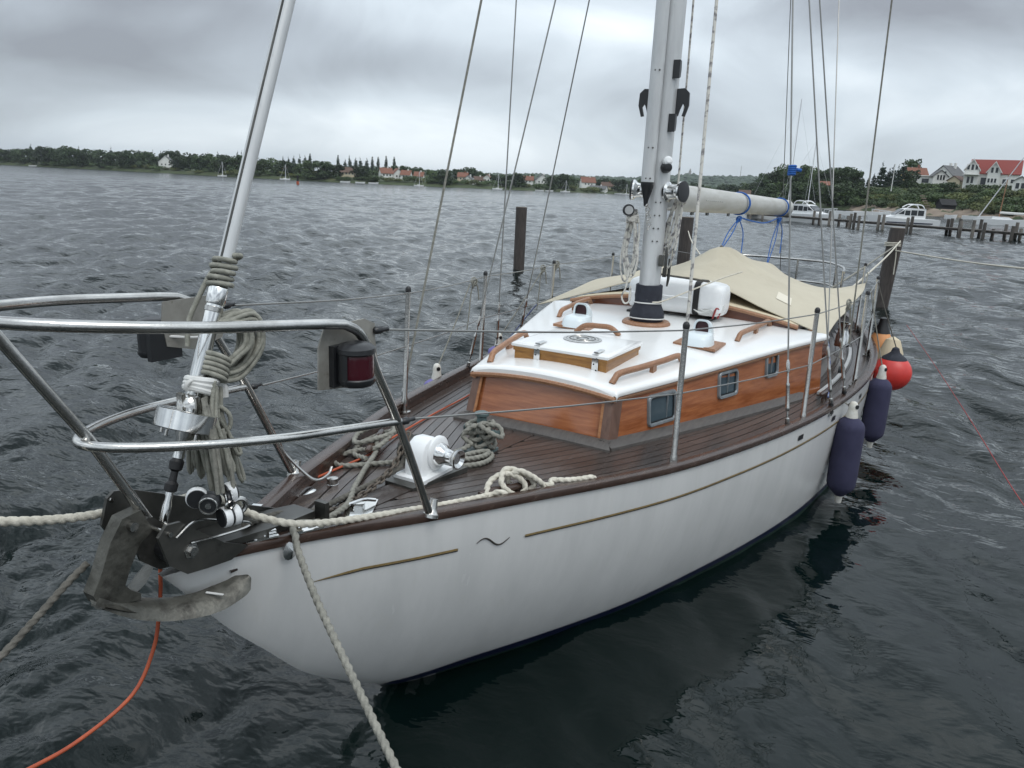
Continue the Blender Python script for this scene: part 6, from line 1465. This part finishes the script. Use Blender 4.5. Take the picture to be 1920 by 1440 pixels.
for (a, b_, off, hh, lab) in ((1690, 1765, 33, 1.2, 'long clipped hedge below the grey-roofed house'), (1805, 1925, 32, 1.2, 'long clipped hedge below the big red-roofed house')):
    bb = []; p0 = far((a+b_)/2, shore((a+b_)/2)+off, 0)
    for q in range(26):
        p1 = far(a+(b_-a)*q/25, shore(a+(b_-a)*q/25)+off, ground(a+(b_-a)*q/25, off)); bb.append((p1.x-p0.x, p1.y-p0.y, p1.z+hh*.45, .75, .75, hh*.6))
    o = bpy.data.objects.new('hedge', leafmesh('hedge', bb, 1600, .38, 'leaf_mid', 77)); COL.objects.link(o); o.location = p0; tag(o, lab, 'hedge')
# rocks / beach strip at the right
m = MB(); rows = []
for off, z_ in ((-1, -.1), (1.5, .7), (4, 1.35), (6.5, 1.9)):
    rows.append([far(p_, shore(p_)+off, z_*(.75+.35*math.sin(p_*.11+off)*math.sin(p_*.047))) for p_ in range(1590, 2200, 6)])
m.grid(rows); m.build('rocky_bank', 'rock', kind='structure')
# flagpole
t = thing('flagpole', far(1667, 190, ground(1667, 25)), 'white flagpole on the slope beside the conifers', 'flagpole'); p0 = WL[t.name]; m = MB(); h = zat(1672, 312, 190)-p0.z; m.tube([p0, p0+Vector((0, 0, h))], [.09, .06], 8); m.build('pole', 'wall_white', t); m = MB(); m.lathe(p0+Vector((0, 0, h)), (0, 0, 1), [(0, .09), (.08, .11), (.16, .02)], 8); m.build('knob', 'wall_white', t)
# steps / slipway by the boathouse
m = MB(); [m.box(far(1742-3*q, 158, 1.3+.42*q), (.6, .8, .2)) for q in range(6)]; m.build('garden_steps', 'rock', None, 'stone steps climbing the slope left of the boathouse', 'steps')
# ridge tower and radio mast
t = thing('hill_tower', far(1290, 1600, 36), 'small tower on the far wooded ridge right of the mast', 'tower'); p0 = WL[t.name]; m = MB(); m.lathe(p0, (0, 0, 1), [(0, 2.4), (7, 2.2), (7.5, 2.6), (8.5, 2.6)], 10); m.build('shaft', 'concrete', t); m = MB(); m.lathe(p0+Vector((0, 0, 8.5)), (0, 0, 1), [(0, 1.8), (2.5, 1.5), (5, .05)], 10); m.build('spire', 'concrete', t)
m = MB(); p0 = far(1384, 1600, 34); m.tube([p0, p0+Vector((0, 0, 24))], [.7, .3], 6); m.build('radio_mast', 'concrete', None, 'thin radio mast on the far wooded ridge above the boom', 'mast')

# ---- jetty
def build_jetty():
    P0, P1 = far(1400, 73), far(1960, 56.5); dirv = (P1-P0); L = dirv.length; dirv.normalize(); nv = Vector((-dirv.y, dirv.x, 0))
    t = thing('jetty', P0, 'low dark timber jetty on piles crossing behind the stern at right', 'jetty')
    for o, z in ((-.5, .46), (.5, .46)):
        m = MB(); m.prism([P0+nv*(o-.06)+Vector((0, 0, z-.10)), P0+nv*(o+.06)+Vector((0, 0, z-.10)), P0+nv*(o+.06)+Vector((0, 0, z)), P0+nv*(o-.06)+Vector((0, 0, z))], dirv*L); m.build('stringer', 'jetty_wood', t, smooth=False)
    me = MB(); me.box((0, 0, 0), (.30, 1.3, .05)); bm_ = me.mesh('board', 'jetty_wood', smooth=False); n = int(L/.34)
    for k in range(n):
        o = bpy.data.objects.new('board', bm_); COL.objects.link(o); o.parent = t; o.location = dirv*(k*.34+.15)+Vector((0, 0, .492+random.uniform(-.006, .006))); o.rotation_euler = (0, 0, math.atan2(dirv.y, dirv.x)+random.uniform(-.01, .01))
    rd = random.Random(8)
    for px_, tall in ((1424, .9), (1447, .9), (1476, .9), (1518, 1.0), (1529, 1.0), (1566, .9), (1574, 1.1), (1582, .8), (1614, 1.0), (1621, 1.1), (1630, .9), (1667, 1.05), (1676, 1.1), (1722, 1.0), (1730, 1.1), (1770, 1.05), (1777, 1.1), (1793, 1.1), (1823, 1.0), (1832, 1.15), (1847, 1.1), (1857, .6), (1868, 1.0), (1880, .95), (1900, 1.1), (1909, .75), (1922, .9)):
        # intersect bearing with the jetty line
        v = far(px_, 1.0)-Vector((CAMX, -CAMP, 0)); A_ = np.array([[v.x, -dirv.x], [v.y, -dirv.y]]); s_ = np.linalg.solve(A_, np.array([P0.x-CAMX, P0.y+CAMP]))
        q = P0+dirv*float(s_[1])+nv*rd.choice((-.75, .75)); m = MB(); m.tube([q+Vector((0, 0, -2)), q+Vector((rd.uniform(-.03, .03), 0, tall))], [.115, .10], 9); m.build('pile', 'jetty_pile' if rd.random() < .7 else 'jetty_wood', t)
build_jetty()

# ---- motor cruisers and other boats
def local(px_, d, rot, name, label, cat, group=None):
    t = thing(name, far(px_, d, 0), label, cat, group); t.rotation_euler = (0, 0, facing(px_)+rot); WL[t.name] = Vector((0, 0, 0)); return t
def hull_shape(L, W, H, bow=.35, sheer=.25, mid=.82):
    m = MB(); rows = []
    for k in range(17):
        u = -1+2*k/16; x = u*L/2; w = W/2*(1-max(0, (u-(1-2*bow))/(2*bow))**2.2)*(.9+.1*min(1, (u+1)*2)); z = H*(1+sheer*max(0, u)**2)
        rows.append([Vector((x+.12*L*max(0, u)**3*q/4*.6, s_*w*(mid+(1-mid)*q/4)*(1 if u < .98 else .15), -.25+(z+.25)*q/4)) for s_, q in ((-1, 4), (-1, 3), (-1, 2), (-1, 1), (-1, 0), (1, 0), (1, 1), (1, 2), (1, 3), (1, 4))])
    m.rings(rows, True, True); return m
def cruiser(px_, d, rot, sc, label):
    t = local(px_, d, rot, 'motor_cruiser', label, 'motorboat'); t.scale = (sc, sc, sc)
    hull_shape(5.6, 2.0, .78).build('hull', 'boat_white', t); 
    s = MB(); s.box((-.2, -.985, .42), (3.9, .03, .10)); s.box((-.2, .985, .42), (3.9, .03, .10)); s.build('stripe', 'boat_stripe', t, smooth=False)
    c = MB(); prof = [(-1.55, .74), (-1.50, 1.66), (-.2, 1.72), (.25, 1.62), (1.05, 1.02), (1.9, .84), (1.9, .72)]
    c.prism([Vector((x, -.78, z)) for x, z in prof], (0, 1.56, 0)); cb = c.build('cabin', 'boat_white', t, smooth=20)
    for x0, x1, z0, z1 in ((-1.35, -.85, 1.08, 1.54), (-.78, -.28, 1.08, 1.54), (-.20, .22, 1.08, 1.50)):
        for sgn in (-1, 1): w = MB(); w.box(((x0+x1)/2, sgn*.785, (z0+z1)/2), (x1-x0, .03, z1-z0)); w.build('window', 'pane', cb, smooth=False)
    ws = MB(); ws.prism([Vector((.36, -.68, 1.58)), Vector((.98, -.68, 1.09)), Vector((.98, .68, 1.09)), Vector((.36, .68, 1.58))], (.03, 0, .03)); ws.build('windscreen', 'pane', cb, smooth=False)
    for sgn in (-1, 1): w = MB(); w.prism([Vector((.30, sgn*.785, 1.52)), Vector((.30, sgn*.785, 1.16)), Vector((.80, sgn*.785, 1.16))], (0, sgn*.02, 0)); w.build('window', 'pane', cb, smooth=False)
    ar = MB(); ar.tube(spl([(-1.35, -.75, 1.70), (-1.1, -.72, 1.98), (-.4, -.70, 2.02), (.1, -.70, 1.75)], .1), .05, 8); ar.tube(spl([(-1.35, .75, 1.70), (-1.1, .72, 1.98), (-.4, .70, 2.02), (.1, .70, 1.75)], .1), .05, 8); ar.box((-.75, 0, 2.0), (.8, 1.5, .06)); ar.build('roof_arch', 'boat_white', t)
    r_ = MB(); pts = [(1.1, -.85, 1.30), (2.0, -.72, 1.38), (2.75, -.25, 1.45), (2.85, 0, 1.46), (2.75, .25, 1.45), (2.0, .72, 1.38), (1.1, .85, 1.30)]; r_.tube(spl(pts, .15), .022, 6)
    for q in pts: r_.tube([q, (q[0]-.05, q[1], .85)], .018, 6)
    r_.build('bow_rail', 'spar_far', t); sw = MB(); sw.box((-3.0, 0, .12), (.6, 1.6, .08)); sw.build('swim_platform', 'boat_white', t, smooth=False)
    return t
cruiser(1700, 73, math.pi+.30, .92, 'white motor cruiser with dark side windows lying beyond the jetty at right')
cruiser(1521, 71.5, -.55, .86, 'white motor cruiser pointing right, seen beside the boom end')
def sailer(px_, d, rot, L, mh, label, cat='sailboat', m='boat_white', boom=True, group=None):
    t = local(px_, d, rot, 'moored_sailboat', label, cat, group); hull_shape(L, L*.3, L*.10).build('hull', m, t)
    c = MB(); c.prism([Vector((-L*.15, -L*.09, L*.09)), Vector((-L*.14, -L*.085, L*.155)), Vector((L*.12, -L*.075, L*.15)), Vector((L*.22, -L*.06, L*.10))], (0, L*.16, 0)); c.build('cabin', m, t, smooth=20)
    s = MB(); s.tube([(L*.08, 0, L*.1), (L*.08, 0, mh)], [.035*d/120+.02, .025*d/120+.012], 7); s.build('mast', 'spar_far', t)
    if boom:
        b_ = MB(); b_.tube([(L*.07, 0, L*.22), (-L*.36, 0, L*.23)], .11, 8); b_.build('boom', 'sail_cover', t)
    st = MB(); w_ = .007*d/70
    for q in ((L*.5, 0, L*.12), (-L*.5, 0, L*.1), (L*.05, -L*.14, L*.1), (L*.05, L*.14, L*.1)): st.tube([q, (L*.08, 0, mh*.97)], w_, 5)
    st.build('rigging', 'spar_far', t); return t
sailer(1468, 74, .25, 6.2, 10.2, 'white sailing boat behind the boom end, with a tall white mast')
sailer(1506, 80, -.2, 6.0, 7.4, 'white sailing boat with dark sail cover just behind the nearer motor cruiser')
t = local(1882, 108, .1, 'moored_sailboat', 'small white sailing boat with lowered spar at the right edge behind the jetty', 'sailboat'); hull_shape(5.6, 1.6, .62).build('hull', 'boat_white', t)
c = MB(); c.prism([Vector((-1.0, -.5, .6)), Vector((-.9, -.48, .95)), Vector((.7, -.42, .9)), Vector((1.2, -.35, .62))], (0, .96, 0)); c.build('cabin', 'boat_white', t, smooth=20)
s = MB(); s.tube([(-.3, 0, .6), (-.15, 0, 5.9)], [.06, .045], 7); s.build('mast', 'teak_rail', t); s = MB(); s.tube([(-2.4, -.1, .7), (.95, -.1, 7.6)], [.07, .05], 7); s.build('lowered_spar', 'spar_far', t); s = MB(); s.tube([(-.3, 0, 1.4), (2.4, 0, 1.35)], .13, 8); s.build('boom', 'cloth_white', t)
for px_, L, mh, lab in ((416, 6, 9.5, 'white sailing boat moored off the far left wood'), (534, 6.5, 9, 'white sailing boat moored on the far shore right of the forestay'), (785, 6, 8.5, 'white sailing boat below the right end of the far red-roofed row'), (933, 7, 10, 'white sailing boat moored between the starboard shrouds, nearer the thick grey line'), (1060, 7, 8, 'white sailing boat moored just right of the starboard shrouds on the far shore'), (1174, 6, 8, 'white sailing boat moored close left of the mast')):
    sailer(px_, shore(px_)-16, tr.uniform(-.5, .5), L*.55, mh*.60, lab, boom=False)
for px_, lab in ((60, 'tiny white dinghy on the far left shore'), (647, 'white dinghy on the bank below the brown-roofed cottage'), (675, 'white cabin boat below the far pointed trees'), (700, 'white motor dinghy below the leftmost red-roofed house'), (1012, 'white dinghy below the tall dark-roofed house'), (1030, 'white dinghy under the right-hand starboard shroud'), (1160, 'white boat hull at the far jetty left of the mast')):
    t = local(px_, shore(px_)-5, tr.uniform(-.4, .4), 'dinghy', lab, 'dinghy'); hull_shape(3.4, 1.4, .45).build('hull', 'boat_white', t); k = MB(); k.box((-.3, 0, .42), (.3, 1.2, .08)); k.box((.7, 0, .5), (.3, .9, .08)); k.build('thwart', 'jetty_wood', t, smooth=False)
# moored dinghies by the right bank
for px_, d, L, lab in ((1590, 120, 4.5, 'white open boat moored behind the jetty left of the right-hand cruiser'), (1638, 130, 5.0, 'white open boat beyond the jetty near the right-hand cruiser'), (1835, 145, 4.0, 'white upturned dinghy on the bank at right'), (1786, 140, 1.6, 'tiny white pram on the shore by the boathouse')):
    t = local(px_, d, tr.uniform(-.3, .3), 'dinghy', lab, 'dinghy'); hull_shape(L, 1.5, .5).build('hull', 'boat_white', t); k = MB(); k.box((-.3, 0, .47), (.3, 1.1, .08)); k.build('thwart', 'jetty_wood', t, smooth=False)
# channel buoy
t = thing('channel_buoy', far(558, 172, 0), 'orange and black spar buoy standing in the water right of the forestay', 'buoy'); p0 = WL[t.name]
m = MB(); m.lathe(p0, (0, 0, 1), [(-.4, .28), (.55, .28), (.6, .22)], 14); m.build('float', 'rope_orange', t); m = MB(); m.lathe(p0, (0, 0, 1), [(.6, .22), (1.2, .17), (1.5, .28), (1.75, .28), (1.78, .1)], 14); m.build('topmark', 'black_board', t)

# ---- haze: thin moist air over the sound
hzb = MB(); _C = Vector((CAMX, -CAMP, 0)); hzb.box((900, 500, 29), (6200, 6200, 72))
hm = bpy.data.materials.new('haze'); hm.use_nodes = True; ht_ = hm.node_tree; ht_.nodes.clear()
hv = N(ht_, 'ShaderNodeVolumePrincipled'); hv.inputs['Color'].default_value = (0.86, 0.92, 1.0, 1); hv.inputs['Density'].default_value = 0.00013; hv.inputs['Anisotropy'].default_value = 0.2
ho = N(ht_, 'ShaderNodeOutputMaterial'); ht_.links.new(hv.outputs[0], ho.inputs['Volume']); MATS['haze'] = hm
hzb.build('haze', 'haze', None, kind='stuff', smooth=False)
